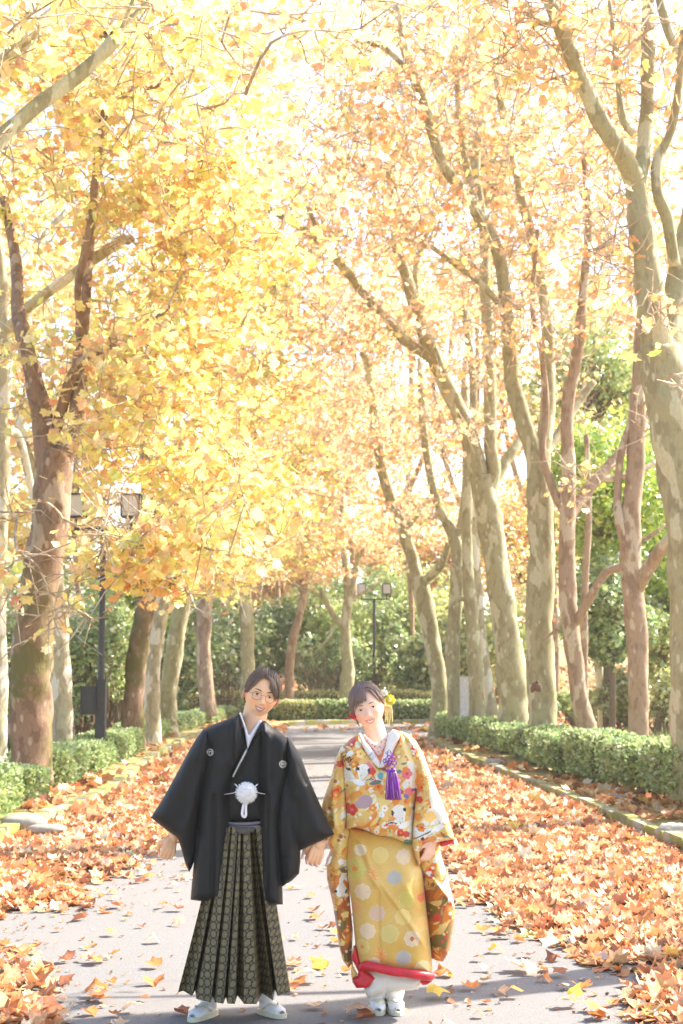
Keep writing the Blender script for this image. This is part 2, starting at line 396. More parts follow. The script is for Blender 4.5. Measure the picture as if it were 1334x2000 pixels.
mv = merge([v1, v2]); tag(mesh_obj('scattered_leaves', mv[0], mv[1], M_DRY, col=mv[2], smooth=False), 'brown leaves scattered through the planting beds and the far verge', 'fallen leaves', kind='stuff')
def grass_patch(name, x0, x1, y0, y1, n_, h_, cols, label, fn=None):
    x = rs.uniform(x0, x1, n_); y = rs.uniform(y0, y1, n_)
    if fn is not None: k = fn(x, y); x, y = x[k], y[k]; n_ = len(x)
    a = rs.uniform(0, 6.28, n_); hh = h_*rs.uniform(.5, 1.2, n_); w_ = .012+.0*x; z = terrain(x, y)+.06
    dx, dy = np.cos(a)*w_, np.sin(a)*w_; lx, ly = rs.normal(size=n_)*hh*.35, rs.normal(size=n_)*hh*.35
    V = np.stack([np.stack([x-dx, y-dy, z], 1), np.stack([x+dx, y+dy, z], 1), np.stack([x+lx, y+ly, z+hh], 1)], 1).reshape(-1, 3)
    Fc = np.arange(n_*3).reshape(-1, 3); c = np.repeat(pal(n_, rs, cols, [1]*len(cols)), 3, axis=0)
    return tag(mesh_obj(name, V, Fc, M_HEDGE, col=c, smooth=False), label, 'grass', kind='stuff')
grass_patch('grass', 4.6, 9, 21, 36, 15000, .38, [(.30, .36, .12), (.42, .42, .2), (.22, .28, .1)], 'long arching green grass behind the clipped hedge')
grass_patch('moss_tufts', -8, 6, 12, 40, 26000, .05, [(.34, .36, .08), (.45, .42, .12), (.26, .3, .06)], 'short mossy turf between the kerbs and the hedges',
            lambda x, y: ((x < polyx(LK[:-6], y)-.12) & (x > polyx(LK[:-6], y)-1.6)) | ((x > polyx(RK[:-4], y)+.12) & (x < polyx(RK[:-4], y)+1.2)))
def crumbs(x, y): return (bare(x, y) > -.2) & (rs.uniform(size=len(x)) < np.clip(.75-bare(x, y), .12, 1))
C, R, s, c = litter(9000, 7, 30, T1, .03, crumbs, .008, .3); s = s*rs.uniform(.4, 1.8, len(s)); C[:, 2] = .008
v3 = leaves(C, R, s, c*.85, leaf_template(2, .4, .3)); tag(mesh_obj('leaf_crumbs', v3[0], v3[1], M_DRY, col=v3[2], smooth=False), 'fine crumbs of broken leaves sprinkled over the grey asphalt', 'leaf crumbs', kind='stuff')
# loose single leaves on the bare asphalt
protos = {}
KINDS = [('orange', (.72, .28, .09), 'curled orange dry leaf'),
         ('tan', (.80, .52, .32), 'pale tan dry leaf'),
         ('brown', (.42, .17, .09), 'dark brown dry leaf'),
         ('yellow', (.82, .58, .10), 'yellow fallen leaf')]
for kn, kc, kl in KINDS:
    for q, T in enumerate([leaf_template(0, .35, .2), leaf_template(0, .1, .45), leaf_template(0, .7, -.1), leaf_template(0, -1.0, .25)]):
        V, Fc = T; cc = np.tile(np.array(kc), (len(V), 1))*(1+.12*rs.normal(size=(len(V), 1)))
        me = mesh_obj('fallen_leaf', V*.145, Fc, M_DRY, col=np.clip(cc, .02, .95), smooth=False)
        protos[(kn, q)] = me
used_p = set()
def put_leaf(x, y, kn, q, sc):
    key = (kn, q); o = protos[key]
    if key in used_p: o = o.copy(); COL.objects.link(o)
    used_p.add(key)
    o.location = (x, y, .008+(.05*sc if q == 3 else .012*sc)); fl = rs.uniform() < .3; o.rotation_euler = (rs.normal()*.13+(math.pi if fl and q < 3 else 0), rs.normal()*.13, rs.uniform(0, 6.28)); o.location.z += .045*sc if fl and q < 3 else 0; o.scale = (sc, sc*rs.uniform(.7, 1), sc)
    base_l = [k for k in KINDS if k[0] == kn][0][2]
    px_ = 667+x/y*F
    if y > 13: wh = 'on the far asphalt behind the couple'
    elif y > 9.6: wh = 'on the asphalt some steps behind the man' if px_ < 590 else ('on the asphalt behind the gap between the couple' if px_ < 700 else 'on the asphalt some steps behind the woman')
    else: wh = 'on the asphalt beside the man' if px_ < 350 else ('at the feet of the man' if px_ < 590 else ('between the man and the woman' if px_ < 690 else ('at the feet of the woman' if px_ < 900 else 'on the asphalt beside the woman')))
    lb = base_l+' '+wh+(', large' if sc > .95 else (', small' if sc < .65 else ''))
    tag(o, lb, 'leaf', 'loose %s leaves %s' % (kn, wh))
fixed = [(300, 1925, 'orange', 1.1), (192, 1956, 'tan', 1.3), (185, 1950, 'orange', 1.2), (200, 1958, 'orange', 1.1), (305, 1893, 'orange', 1.0), (350, 1984, 'brown', .8), (620, 1798, 'orange', 1.05),
         (575, 1838, 'tan', .8), (600, 1920, 'tan', 1.4), (570, 1928, 'orange', 1.4), (575, 1887, 'brown', .8), (618, 1975, 'tan', 1), (850, 1952, 'yellow', 1.2), (1020, 1900, 'tan', 1.5),
         (1040, 1905, 'tan', 1.2), (1000, 1950, 'orange', 1), (945, 1922, 'tan', .9), (1010, 1842, 'orange', .9), (970, 1862, 'yellow', .9), (935, 1880, 'brown', .7), (610, 1756, 'tan', .9),
         (290, 1720, 'orange', 1), (335, 1735, 'tan', .8), (320, 1776, 'orange', .9), (300, 1845, 'tan', .9), (350, 1810, 'tan', .9), (60, 1880, 'tan', 1), (700, 1990, 'tan', 1.3), (720, 1996, 'brown', 1)]
for px, py, kn, sc in fixed:
    g = G(px, py); put_leaf(g.x, g.y, kn, rs.integers(4), sc)
cnt = 0
while cnt < 250:
    y = 7.3*(30/7.3)**rs.uniform(); x = rs.uniform(-2, 1.8)
    e = bare(np.array([x]), np.array([y]))[0]
    if e < -.1 or rs.uniform() > (.9 if e < .35 else .28): continue
    if abs(y-8.05) < .5 and (-.85 < x < -.3 or 0 < x < .42): continue
    put_leaf(x, y, ['orange', 'tan', 'brown', 'yellow'][rs.choice(4, p=[.42, .34, .16, .08])], rs.integers(4), rs.uniform(.45, 1.15)); cnt += 1
for key, o in protos.items():
    if key not in used_p: bpy.data.objects.remove(o)
# ------------------------------------------------------------------ avenue trees
def poly_pts(limb):
    Z0 = limb['z']; out = []; rr = []
    for q in limb['p']:
        px, py, r = q[:3]; dz = q[3] if len(q) > 3 else 0
        out.append(P(px, py, Z0+dz)); rr.append(r*PXM(Z0, py))
    return out, rr
def make_tree(label, z, limbs, blobs, mat, palette, twigs=M_TWIG, lsize=.17, tmpl=T0, knobs=(), seed=1, name='plane_tree', base=None, group='plane trees lining the avenue', seglen=.9, ltilt=1.1):
    """limbs: list of lists of (px, py, r_px[, dz]); first is the trunk, its first point is put on the ground"""
    rs = np.random.default_rng(seed)
    p0 = P(limbs[0][0][0], limbs[0][0][1], z)
    root = thing(name, label, 'tree', (p0.x, z, float(terrain(p0.x, z))), group)
    mb = MB(); nodes = []; nrad = []
    for li, L in enumerate(limbs):
        pts, rr = poly_pts({'z': z, 'p': L})
        if li == 0 and base is None:
            r0 = rr[0]; g0 = Vector((pts[0].x, pts[0].y, -.05+float(terrain(p0.x, z))))
            if pts[0].z > .5: pts = [g0, g0+Vector((0, 0, .18)), g0+Vector((0, 0, .45))]+pts; rr = [r0*1.75, r0*1.35, r0*1.12]+rr
        mb.tube(pts, rr, n=18 if li == 0 else 11, jit=.10, sub=6)
        m_ = len(pts)
        for i in range(m_-1):
            k = max(1, int((pts[i+1]-pts[i]).length/.35))
            for t in range(k):
                q = pts[i].lerp(pts[i+1], t/k)
                if q.z > 2.0: nodes.append(q); nrad.append(rr[i])
        nodes.append(pts[-1]); nrad.append(rr[-1])
    mb.obj('trunk', mat, root)
    if knobs:
        kb = MB()
        for (px, py, r, dz) in knobs:
            c = P(px, py, z+dz); R_ = r*PXM(z)
            for j in range(7): kb.ball(c+Vector(rs.normal(size=3)*R_*.5), (R_*rs.uniform(.4, .8),)*3, 8, 6)
        kb.obj('knob', M_KNOB, root)
        for (px, py, r, dz) in knobs:
            for j in range(3): nodes.append(P(px, py, z+dz)); nrad.append(.02)
    nodes = np.array([tuple(q) for q in nodes]); nl = [n_ for n_ in nodes]
    tw = MB(); CC = []; cen = []
    for (px, py, bz, rx, ry, rz, ncl, nlf) in blobs:
        c = P(px, py, bz)
        v = rs.normal(size=(ncl, 3)); v /= np.linalg.norm(v, axis=1)[:, None]; v *= rs.uniform(0, 1, (ncl, 1))**(1/2.4)
        pts = np.array(c)+v*np.array([rx, ry, rz])
        for q in pts: cen.append((q, nlf/ncl, .0))
    if cen:
        A = np.array([c[0] for c in cen]); N0 = nodes.copy()
        dd = np.array([np.min(np.linalg.norm(N0-a, axis=1)) for a in A]); order = np.argsort(dd)
        cur = N0
        for oi in order:
            a = A[oi]; dist = np.linalg.norm(cur-a, axis=1)+.35*np.maximum(0, cur[:, 2]-a[2]); j = int(np.argmin(dist)); s0 = cur[j]; L_ = np.linalg.norm(a-s0)
            if L_ < .12: continue
            mid1 = s0+(a-s0)*.35+rs.normal(size=3)*.10*L_+np.array([0, 0, .10*L_]); mid2 = s0+(a-s0)*.7+rs.normal(size=3)*.10*L_+np.array([0, 0, .08*L_])
            r0 = min(.05, .009+.011*L_); tw.tube([s0, mid1, mid2, a], [r0, r0*.75, r0*.55, .0035], n=5, cap=False, sub=3)
            cur = np.vstack([cur, mid1, mid2, a])
            k = max(1, int(rs.poisson(cen[oi][1])))
            t = rs.uniform(.25, 1.05, (k, 1)); base_ = np.where(t < .7, mid1+(mid2-mid1)*(t-.35)/.35, mid2+(a-mid2)*(t-.7)/.3)
            off = rs.normal(size=(k, 3))*np.array([.26, .26, .22])*min(1.3, .5+L_*.5)
            CC.append(base_+off)
            for w_ in range(2):
                e_ = a+rs.normal(size=3)*.35+np.array([0, 0, .05]); tw.tube([mid2, (mid2+e_)/2+rs.normal(size=3)*.06, e_], [.008, .007, .003], n=4, cap=False)
    if tw.V: tw.obj('twigs', twigs, root)
    if CC:
        C = np.concatenate(CC); n_ = len(C); R = rot_random(n_, rs, ltilt, .6); s = lsize*rs.uniform(.6, 1.25, n_); c = pal(n_, rs, *palette)
        u_ = C[:, 1]; px_ = 667+C[:, 0]/(C[:, 1]*math.cos(PITCH)+(C[:, 2]-CAMH)*math.sin(PITCH))*F; py_ = 1000-((C[:, 2]-CAMH)*math.cos(PITCH)-C[:, 1]*math.sin(PITCH))/(C[:, 1]*math.cos(PITCH)+(C[:, 2]-CAMH)*math.sin(PITCH))*F
        kp = np.ones(n_, bool)
        for (qx, qy, rx_, ry_, yd) in CLEAR: kp &= ~((np.abs(px_-qx) < rx_) & (np.abs(py_-qy) < ry_) & (C[:, 1] < yd))
        for (ax_, ay_, bx_, by_, wd, yd, pr) in CLEARL:
            vx, vy = bx_-ax_, by_-ay_; tt = np.clip(((px_-ax_)*vx+(py_-ay_)*vy)/(vx*vx+vy*vy), 0, 1); dd_ = np.hypot(px_-ax_-tt*vx, py_-ay_-tt*vy); kp &= ~((dd_ < wd) & (C[:, 1] < yd) & (rs.uniform(size=n_) < pr))
        C, R, s, c = C[kp], R[kp], s[kp], c[kp]
        V, Fc, cc = leaves(C, R, s, c, tmpl); mesh_obj('crown', V, Fc, M_LEAF, root, col=cc, smooth=False)
    return root
B = lambda *a: a
# openings in the foliage: round the lantern heads and along the bare knobbed boughs
CLEAR = [(240, 985, 40, 46, 30), (140, 990, 20, 36, 27.5), (190, 1022, 80, 18, 27.5), (195, 1130, 10, 90, 27.5), (710, 1152, 60, 26, 60)]
CLEARL = [(0, 272, 222, 80, 24, 13, .9), (10, 640, 246, 464, 26, 24, .92), (15, 545, 130, 410, 20, 24, .8), (0, 120, 165, -10, 20, 13, .85), (82, 930, 67, 700, 22, 21, .35), (130, 900, 160, 700, 24, 21, .45), (100, 1180, 105, 900, 44, 21, .8), (515, 402, 692, 550, 14, 29, .7), (692, 550, 832, 690, 18, 31, .8)]
# --- left row
make_tree('tree leaning in from outside, its mottled knobbed bough high in the corner', 13, [
    [(-190, 1300, 40), (-180, 900, 36), (-150, 560, 30), (-95, 380, 24), (0, 272, 16), (75, 205, 15, .2), (165, 138, 14, .4), (222, 80, 15, .5)],
    [(-150, 560, 20), (-90, 250, 18), (0, 130, 14), (50, 75, 13), (110, 20, 12, .3), (165, -20, 11, .5)],
    [(225, 75, 6, .5), (262, 30, 5.5, .6), (305, -10, 5, .7)], [(235, 62, 4, .5), (262, -5, 4, .4)]],
    [B(80, -30, 12.3, .7, .8, .45, 20, 260), B(25, 50, 10.6, .22, .3, .2, 7, 60), B(-30, 180, 13, .5, 1, .8, 12, 90), B(330, 130, 14, .9, 1, .5, 14, 110), B(560, 60, 15, .8, 1, .5, 12, 90), B(260, 180, 14, .6, 1, .5, 9, 60),
     B(690, 50, 13.5, .5, .8, .2, 4, 30)],
    M_OLIVE, YEL, knobs=[(222, 78, 13, .5), (205, 68, 6, .5)], seed=3)
make_tree('slim white barked tree at the edge, sending a mottled knobbed bough over the lamp', 24, [
    [(-8, 1400, 22), (-6, 1150, 19), (2, 950, 16), (4, 850, 16), (10, 700, 15), (6, 600, 13), (-8, 450, 11), (-15, 300, 9)],
    [(10, 650, 11), (50, 605, 10, -.5), (115, 555, 10, -1), (200, 495, 10, -1.4), (246, 464, 10, -1.6)],
    [(5, 560, 10), (30, 530, 10, .3), (85, 465, 9, .7), (130, 412, 6, 1)],
    [(2, 860, 10), (30, 845, 9, .3), (50, 900, 8, .5), (65, 985, 6, .6)]],
    [B(150, 420, 22, 1.3, 1.6, 1.0, 34, 620), B(330, 420, 21, 1.3, 1.5, 1.0, 34, 620), B(80, 650, 23, .9, 1.3, .9, 16, 200), B(300, 620, 20.5, 1.1, 1.4, .8, 30, 560), B(420, 560, 21, 1.0, 1.3, .9, 24, 480)],
    M_OLIVE2, YEL, knobs=[(247, 463, 9, -1.6), (258, 466, 5, -1.6)], seed=5)
make_tree('massive mossy trunk with brown bark, forking above the lamp, thickest in the avenue', 20.8, [
    [(62, 1530, 44), (60, 1450, 41), (60, 1350, 41), (62, 1290, 40), (70, 1200, 36), (80, 1120, 36), (97, 1025, 38), (105, 930, 34), (108, 880, 34)],
    [(92, 910, 24), (82, 819, 21), (67, 744, 18), (48, 670, 16), (35, 600, 14, .4), (30, 500, 11, .8), (5, 380, 9, 1)],
    [(118, 900, 23), (145, 850, 18), (154, 781, 17), (157, 706, 15), (162, 620, 14, .2), (170, 500, 13, .5), (178, 420, 11, .8), (195, 320, 9, 1.2), (235, 200, 8, 1.4)],
    [(100, 900, 12), (120, 800, 11), (150, 715, 9, -.4), (200, 685, 5, -.8), (270, 650, 4, -1.2), (330, 600, 3, -1.4)],
    [(160, 660, 8), (152, 560, 7, -.5), (175, 450, 8, -.9), (205, 215, 7, -1.3), (245, 195, 6, -1.5), (310, 165, 4, -1.8)]],
    [B(90, 180, 20, 1.4, 2, 1.1, 46, 900), B(300, 300, 20, 1.6, 2, 1.2, 56, 1250), B(200, 60, 21, 1.8, 2, .9, 44, 900), B(480, 420, 20, 1.2, 1.8, 1.3, 50, 1100), B(470, 150, 21, 1.4, 1.8, 1.1, 36, 800),
     B(330, 720, 19, 1.5, 1.8, .8, 52, 1250), B(250, 880, 18.5, 1.1, 1.4, .55, 30, 620), B(60, 760, 20, .9, 1.2, .7, 12, 130), B(60, 1150, 17.5, .55, .8, .25, 10, 80), B(130, 1215, 17, .5, .5, .22, 9, 55), B(20, 1030, 19, .5, .8, .8, 6, 40),
     B(340, 1075, 16.5, 1.0, 1.2, .42, 44, 800), B(450, 960, 18, .9, 1.2, .7, 34, 700), B(230, 1100, 17, .6, .8, .38, 18, 240), B(260, 1010, 19.5, .7, .6, .3, 10, 110)],
    M_MOSS, YEL, seed=8)
make_tree('pale trunk close behind the massive mossy one, lit white along one edge', 26, [
    [(122, 1455, 21), (122, 1400, 20), (119, 1300, 19), (115, 1220, 19), (105, 1120, 18), (98, 1000, 16), (85, 850, 13), (60, 700, 10)],
    [(98, 1000, 9), (60, 900, 8), (30, 800, 6, .5)]],
    [B(200, 800, 26, 1.6, 1.5, 1.4, 30, 600), B(120, 600, 26, 1.6, 1.5, 1.2, 24, 480), B(240, 1010, 25, .9, 1, .7, 16, 240), B(20, 900, 27, 1, 1, 1.6, 18, 220)], M_OLIVE2, YEL, seed=9, tmpl=T1)
make_tree('dark brown trunk behind the second lamp post hedge, first of the close trio', 31, [
    [(258, 1425, 22), (262, 1350, 20), (268, 1280, 20), (280, 1210, 20), (292, 1100, 18), (290, 950, 15), (270, 800, 12)],
    [(292, 1050, 12), (340, 950, 10), (385, 850, 8, -.5), (400, 700, 6, -.8)]],
    [B(330, 980, 29, 1.5, 2, .9, 40, 900), B(420, 800, 29, 1.8, 2, 1.4, 60, 1500), B(250, 700, 30, 1.5, 2, 1.4, 40, 900), B(420, 1110, 27, 1.1, 1.5, .45, 30, 650), B(500, 620, 29, 1.6, 2, 1.4, 46, 1100)], M_MOSS, YEL, seed=12, tmpl=T1)
make_tree('cream and olive mottled trunk, middle of the close trio', 34, [
    [(302, 1455, 17), (298, 1400, 15), (298, 1330, 15), (305, 1250, 15), (318, 1180, 14), (330, 1060, 12), (350, 900, 10), (340, 740, 8)],
    [(335, 1040, 8), (400, 960, 7), (470, 900, 6, -1), (520, 800, 5, -1.5)]],
    [B(500, 850, 32, 1.5, 2, 1.3, 50, 1300), B(480, 1040, 31, 1.4, 1.8, .8, 46, 1200), B(420, 600, 33, 2, 2, 1.6, 50, 1200)], M_OLIVE2, YEL, seed=13, tmpl=T1)
make_tree('olive trunk leaning away from the path, last of the close trio', 38, [
    [(326, 1405, 19), (330, 1340, 17), (338, 1290, 17), (350, 1210, 17), (372, 1100, 14), (390, 950, 11), (420, 800, 8)],
    [(378, 1080, 9), (440, 1000, 7, -1), (500, 930, 5, -1.5)]],
    [B(560, 960, 36, 1.6, 2, 1.2, 50, 1300), B(520, 730, 37, 2, 2, 1.7, 56, 1400), B(570, 1080, 35, 1.1, 1.5, .5, 26, 600)], M_OLIVE, YEL, seed=14, tmpl=T1)
make_tree('dark brown trunk with a flared foot, standing alone between hedge pieces', 45, [
    [(408, 1400, 18), (402, 1340, 15), (398, 1280, 14), (399, 1210, 14), (405, 1120, 12), (400, 1000, 10), (430, 850, 8)],
    [(402, 1090, 8), (460, 1020, 6), (540, 980, 5)]],
    [B(600, 900, 43, 1.8, 2.5, 1.6, 56, 1300), B(560, 600, 44, 2.2, 2.5, 2.2, 60, 1500), B(430, 900, 45, 2, 2, 2, 40, 900)], M_BROWN, PEA, seed=15, tmpl=T1, lsize=.19)
make_tree('grey olive trunk standing directly behind the groom', 50, [
    [(485, 1360, 15), (484, 1300, 14), (482, 1210, 13), (478, 1120, 11), (490, 1000, 9), (480, 850, 7)],
    [(480, 1110, 7), (540, 1040, 6), (600, 990, 4)]],
    [B(640, 950, 48, 1.8, 2, 1.6, 50, 1200), B(600, 760, 49, 2.2, 2, 2, 56, 1400), B(520, 1100, 48, 1.4, 1.6, .7, 26, 500)], M_OLIVE, PEA, seed=16, tmpl=T1, lsize=.19)
make_tree('thin brown trunk leaning toward the path centre between groom and bride', 54, [
    [(564, 1375, 10), (566, 1300, 9), (572, 1250, 9), (585, 1200, 8), (597, 1140, 7), (600, 1050, 6), (590, 950, 5)],
    [(592, 1160, 5), (560, 1100, 4), (530, 1050, 3)], [(600, 1060, 4), (640, 1000, 3)]],
    [B(600, 1000, 53, 2, 2, 1.3, 46, 1000), B(680, 800, 53, 2.4, 2, 2.2, 56, 1300), B(560, 1120, 52, 1.8, 1.2, .55, 34, 520)], M_BROWN, PEA, seed=17, tmpl=T1, lsize=.2)
make_tree('forked tree at the path end, bulging at the foot, between the couple', 51.5, [
    [(672, 1390, 12), (678, 1330, 14), (680, 1300, 12), (674, 1231, 10), (678, 1190, 10), (680, 1165, 8), (674, 1103, 6), (667, 1045, 5), (670, 950, 4)],
    [(675, 1228, 7), (655, 1207, 6), (634, 1169, 5), (626, 1150, 4)], [(682, 1180, 6), (692, 1124, 6), (702, 1082, 4), (712, 1072, 3)],
    [(684, 1172, 4), (710, 1158, 3), (740, 1140, 2)], [(634, 1169, 3, 0), (600, 1150, 2.5), (560, 1140, 2)], [(654, 1207, 3), (645, 1240, 2.5), (615, 1275, 2)]],
    [B(680, 1040, 51, 1.4, 1.5, .7, 24, 420), B(740, 900, 51, 2, 2, 1.4, 44, 900), B(700, 700, 52, 2.2, 2, 2, 46, 1000), B(640, 1120, 51, 1.2, 1, .45, 18, 260), B(760, 1090, 52, 1.2, 1, .6, 22, 300)], M_OLIVE, PEA, seed=18, tmpl=T1, lsize=.19)
# --- right row
make_tree('tree mostly outside the picture, dangling yellow green leaves before the great trunk', 10.75, [
    [(1925, 1800, 75), (1925, 1500, 70), (1915, 1200, 62), (1900, 900, 58), (1880, 650, 50), (1850, 300, 42), (1830, -100, 36), (1790, -700, 26), (1760, -1300, 18)],
    [(1880, 650, 36), (1800, 350, 30, .3), (1700, 0, 26, .6), (1620, -500, 20, 1), (1560, -1000, 14, 1.4)],
    [(1850, 300, 30), (1960, -100, 26, -.5), (2050, -600, 20, -1)],
    [(1700, 0, 14, .6), (1500, -250, 12, .3), (1300, -520, 9, 0), (1150, -900, 6, 0)], [(1620, -500, 12, 1), (1450, -800, 9, .6), (1200, -1300, 6, .2)], [(1790, -700, 18), (1650, -1100, 13, -.4), (1480, -1700, 8, -.8)],
    [(1900, 900, 16), (1720, 800, 12), (1560, 760, 9), (1440, 735, 6), (1350, 738, 3)]],
    [B(1318, 745, 10.6, .11, .15, .09, 10, 22), B(1335, 800, 10.6, .06, .1, .06, 4, 5), B(1650, -500, 11.5, 1.1, 1.4, 1.0, 49, 162), B(1850, -900, 10.7, 1.4, 1.4, 1.0, 49, 176)],
    M_OLIVE, ([(.80, .78, .20), (.70, .74, .18), (.85, .62, .16)], [3, 2, 1]), seed=20)
make_tree('great mottled tree at the very edge, its trunk splitting into two tall boughs', 18, [
    [(1352, 1560, 42), (1350, 1450, 38), (1348, 1290, 40), (1352, 1150, 44), (1340, 1000, 44), (1322, 870, 46), (1300, 760, 44), (1285, 680, 42)],
    [(1288, 700, 36), (1272, 600, 28), (1262, 500, 25), (1250, 430, 24), (1243, 370, 22), (1220, 310, 18, -.2), (1180, 250, 17, -.4), (1140, 165, 15, -.5), (1105, 80, 14, -.6), (1062, -30, 12, -.7)],
    [(1243, 375, 18), (1258, 290, 15, .2), (1264, 200, 14, .4), (1265, 110, 14, .4), (1268, -20, 13, .5)],
    [(1305, 720, 30), (1318, 600, 24, .4), (1332, 500, 22, .6), (1350, 420, 20, .8), (1360, 300, 16, 1)],
    [(1318, 520, 12, .3), (1303, 430, 12, .2), (1283, 370, 11, .1), (1285, 310, 10, .1), (1305, 270, 9, .1), (1322, 200, 8), (1335, 60, 7)],
    [(1335, 130, 9, .4), (1305, 60, 9, .4), (1283, -20, 8, .4)],
    [(1238, 262, 8), (1217, 235, 7), (1208, 180, 5), (1200, 90, 5), (1190, 0, 4)],
    [(1085, 50, 6, -.6), (1045, 40, 5, -.8), (1005, 0, 4, -1)]],
    [B(1150, 80, 18, 1.3, 1.6, .9, 65, 284), B(1300, 150, 18.5, 1, 1.4, 1, 46, 202), B(1000, 60, 17, 1, 1.4, .6, 42, 202), B(1330, 560, 17, .4, .9, .5, 11, 32), B(1190, 480, 18, .5, 1, .8, 23, 68)],
    M_OLIVE, ORA, seed=21)
make_tree('slender reddish trunk just inside the great edge tree', 24, [
    [(1246, 1470, 22), (1247, 1400, 19), (1247, 1349, 20), (1243, 1225, 21), (1234, 1140, 21), (1231, 1025, 20), (1241, 912, 18), (1246, 800, 15), (1250, 687, 13), (1256, 560, 10), (1245, 420, 8), (1250, 300, 6)],
    [(1240, 1160, 13), (1268, 1108, 13, -.2), (1300, 1062, 12, -.4), (1340, 1020, 10, -.6)],
    [(1222, 1075, 9), (1210, 1020, 9, -.1), (1206, 969, 8), (1213, 885, 7), (1232, 819, 6), (1235, 760, 5)],
    [(1232, 1060, 5), (1265, 1050, 4), (1300, 1025, 3)]],
    [B(1230, 520, 24, 1, 1.2, 1.2, 49, 148), B(1180, 320, 24, 1.2, 1.2, 1, 49, 176), B(1260, 800, 22.5, .5, .8, .6, 8, 12)], M_BROWN, ORA, seed=22)
make_tree('leaning reddish brown trunk whose lowest limb crosses the green tree', 27, [
    [(1150, 1450, 24), (1143, 1410, 19), (1133, 1370, 17), (1122, 1287, 16), (1112, 1204, 18), (1108, 1150, 17), (1108, 1006, 16), (1110, 912, 14), (1108, 800, 12), (1120, 730, 12), (1130, 669, 11), (1140, 560, 9), (1150, 430, 7), (1140, 300, 6)],
    [(1118, 1225, 9), (1140, 1190, 8, -.2), (1165, 1145, 8, -.4), (1185, 1118, 8, -.5), (1215, 1106, 8, -.6), (1255, 1095, 6, -.6)],
    [(1108, 1015, 13), (1134, 976, 12, .2), (1171, 931, 11, .4), (1205, 893, 10, .6), (1235, 860, 8, .9), (1270, 800, 6, 1.2)],
    [(1165, 938, 7, .4), (1200, 933, 7, .5), (1240, 925, 6, .6), (1280, 903, 5, .8)],
    [(1106, 1010, 9), (1078, 950, 8), (1060, 880, 7), (1066, 800, 7), (1059, 699, 6), (1040, 600, 5), (1050, 450, 4)],
    [(1104, 1200, 4), (1085, 1230, 3), (1060, 1250, 2)]],
    [B(1090, 420, 27, 1.4, 1.6, 1.2, 65, 284), B(1140, 250, 27, 1.4, 1.6, 1.2, 65, 270), B(1130, 960, 25.5, .5, .8, .6, 13, 19), B(1060, 640, 26, .9, 1.2, .7, 30, 81), B(1185, 620, 27, .8, 1, .6, 23, 81)], M_BROWN, ORA, seed=23)
make_tree('straight grey brown trunk with a dark scar low on its bark', 27.5, [
    [(1062, 1440, 32), (1060, 1400, 28), (1056, 1300, 27), (1053, 1200, 27), (1058, 1100, 26), (1056, 1025, 25), (1052, 950, 24), (1050, 880, 24)],
    [(1046, 890, 19), (1021, 819, 17), (1000, 740, 16), (995, 670, 14, -.3), (990, 610, 13, -.6), (975, 500, 12, -.9), (947, 440, 11, -1.2), (907, 380, 11, -1.5), (862, 315, 9, -1.8), (832, 215, 9, -2), (797, 120, 8, -2.2), (772, 10, 7, -2.4)],
    [(1058, 900, 17), (1068, 820, 15, .2), (1072, 720, 13, .4), (1066, 600, 12, .5), (1040, 470, 10, .5), (1017, 380, 9, .5), (992, 280, 8, .5), (970, 150, 6, .6)],
    [(1052, 905, 9, .3), (1090, 850, 10, .8), (1120, 800, 9, 1), (1160, 745, 7, 1.2)],
    [(790, 130, 5, -2.2), (745, 90, 5, -2.3), (705, 85, 4, -2.4)],
    [(935, 440, 8, -1.2), (925, 380, 7, -1), (900, 260, 6, -.8), (890, 100, 5, -.6)],
    [(980, 600, 7, -.7), (940, 555, 6, -1), (880, 510, 5, -1.3), (840, 480, 4, -1.5)]],
    [B(780, 120, 25, 1.4, 1.6, 1.1, 65, 351), B(900, 250, 26, 1.4, 1.6, 1.2, 72, 378), B(1000, 140, 27, 1.6, 1.6, 1.2, 72, 351), B(840, 450, 25.5, 1.2, 1.4, .8, 53, 284), B(980, 480, 27, 1.1, 1.3, .8, 38, 162), B(1000, 640, 26, .9, 1.2, .5, 27, 68), B(1080, 330, 28, 1.3, 1.6, 1.2, 40, 260), B(900, 40, 26, 1.4, 1.6, .7, 36, 260), B(720, 250, 24.5, .9, 1.3, .8, 38, 230)],
    M_OLIVE, ORA, knobs=[(1046, 1341, 9, -.62)], seed=24)
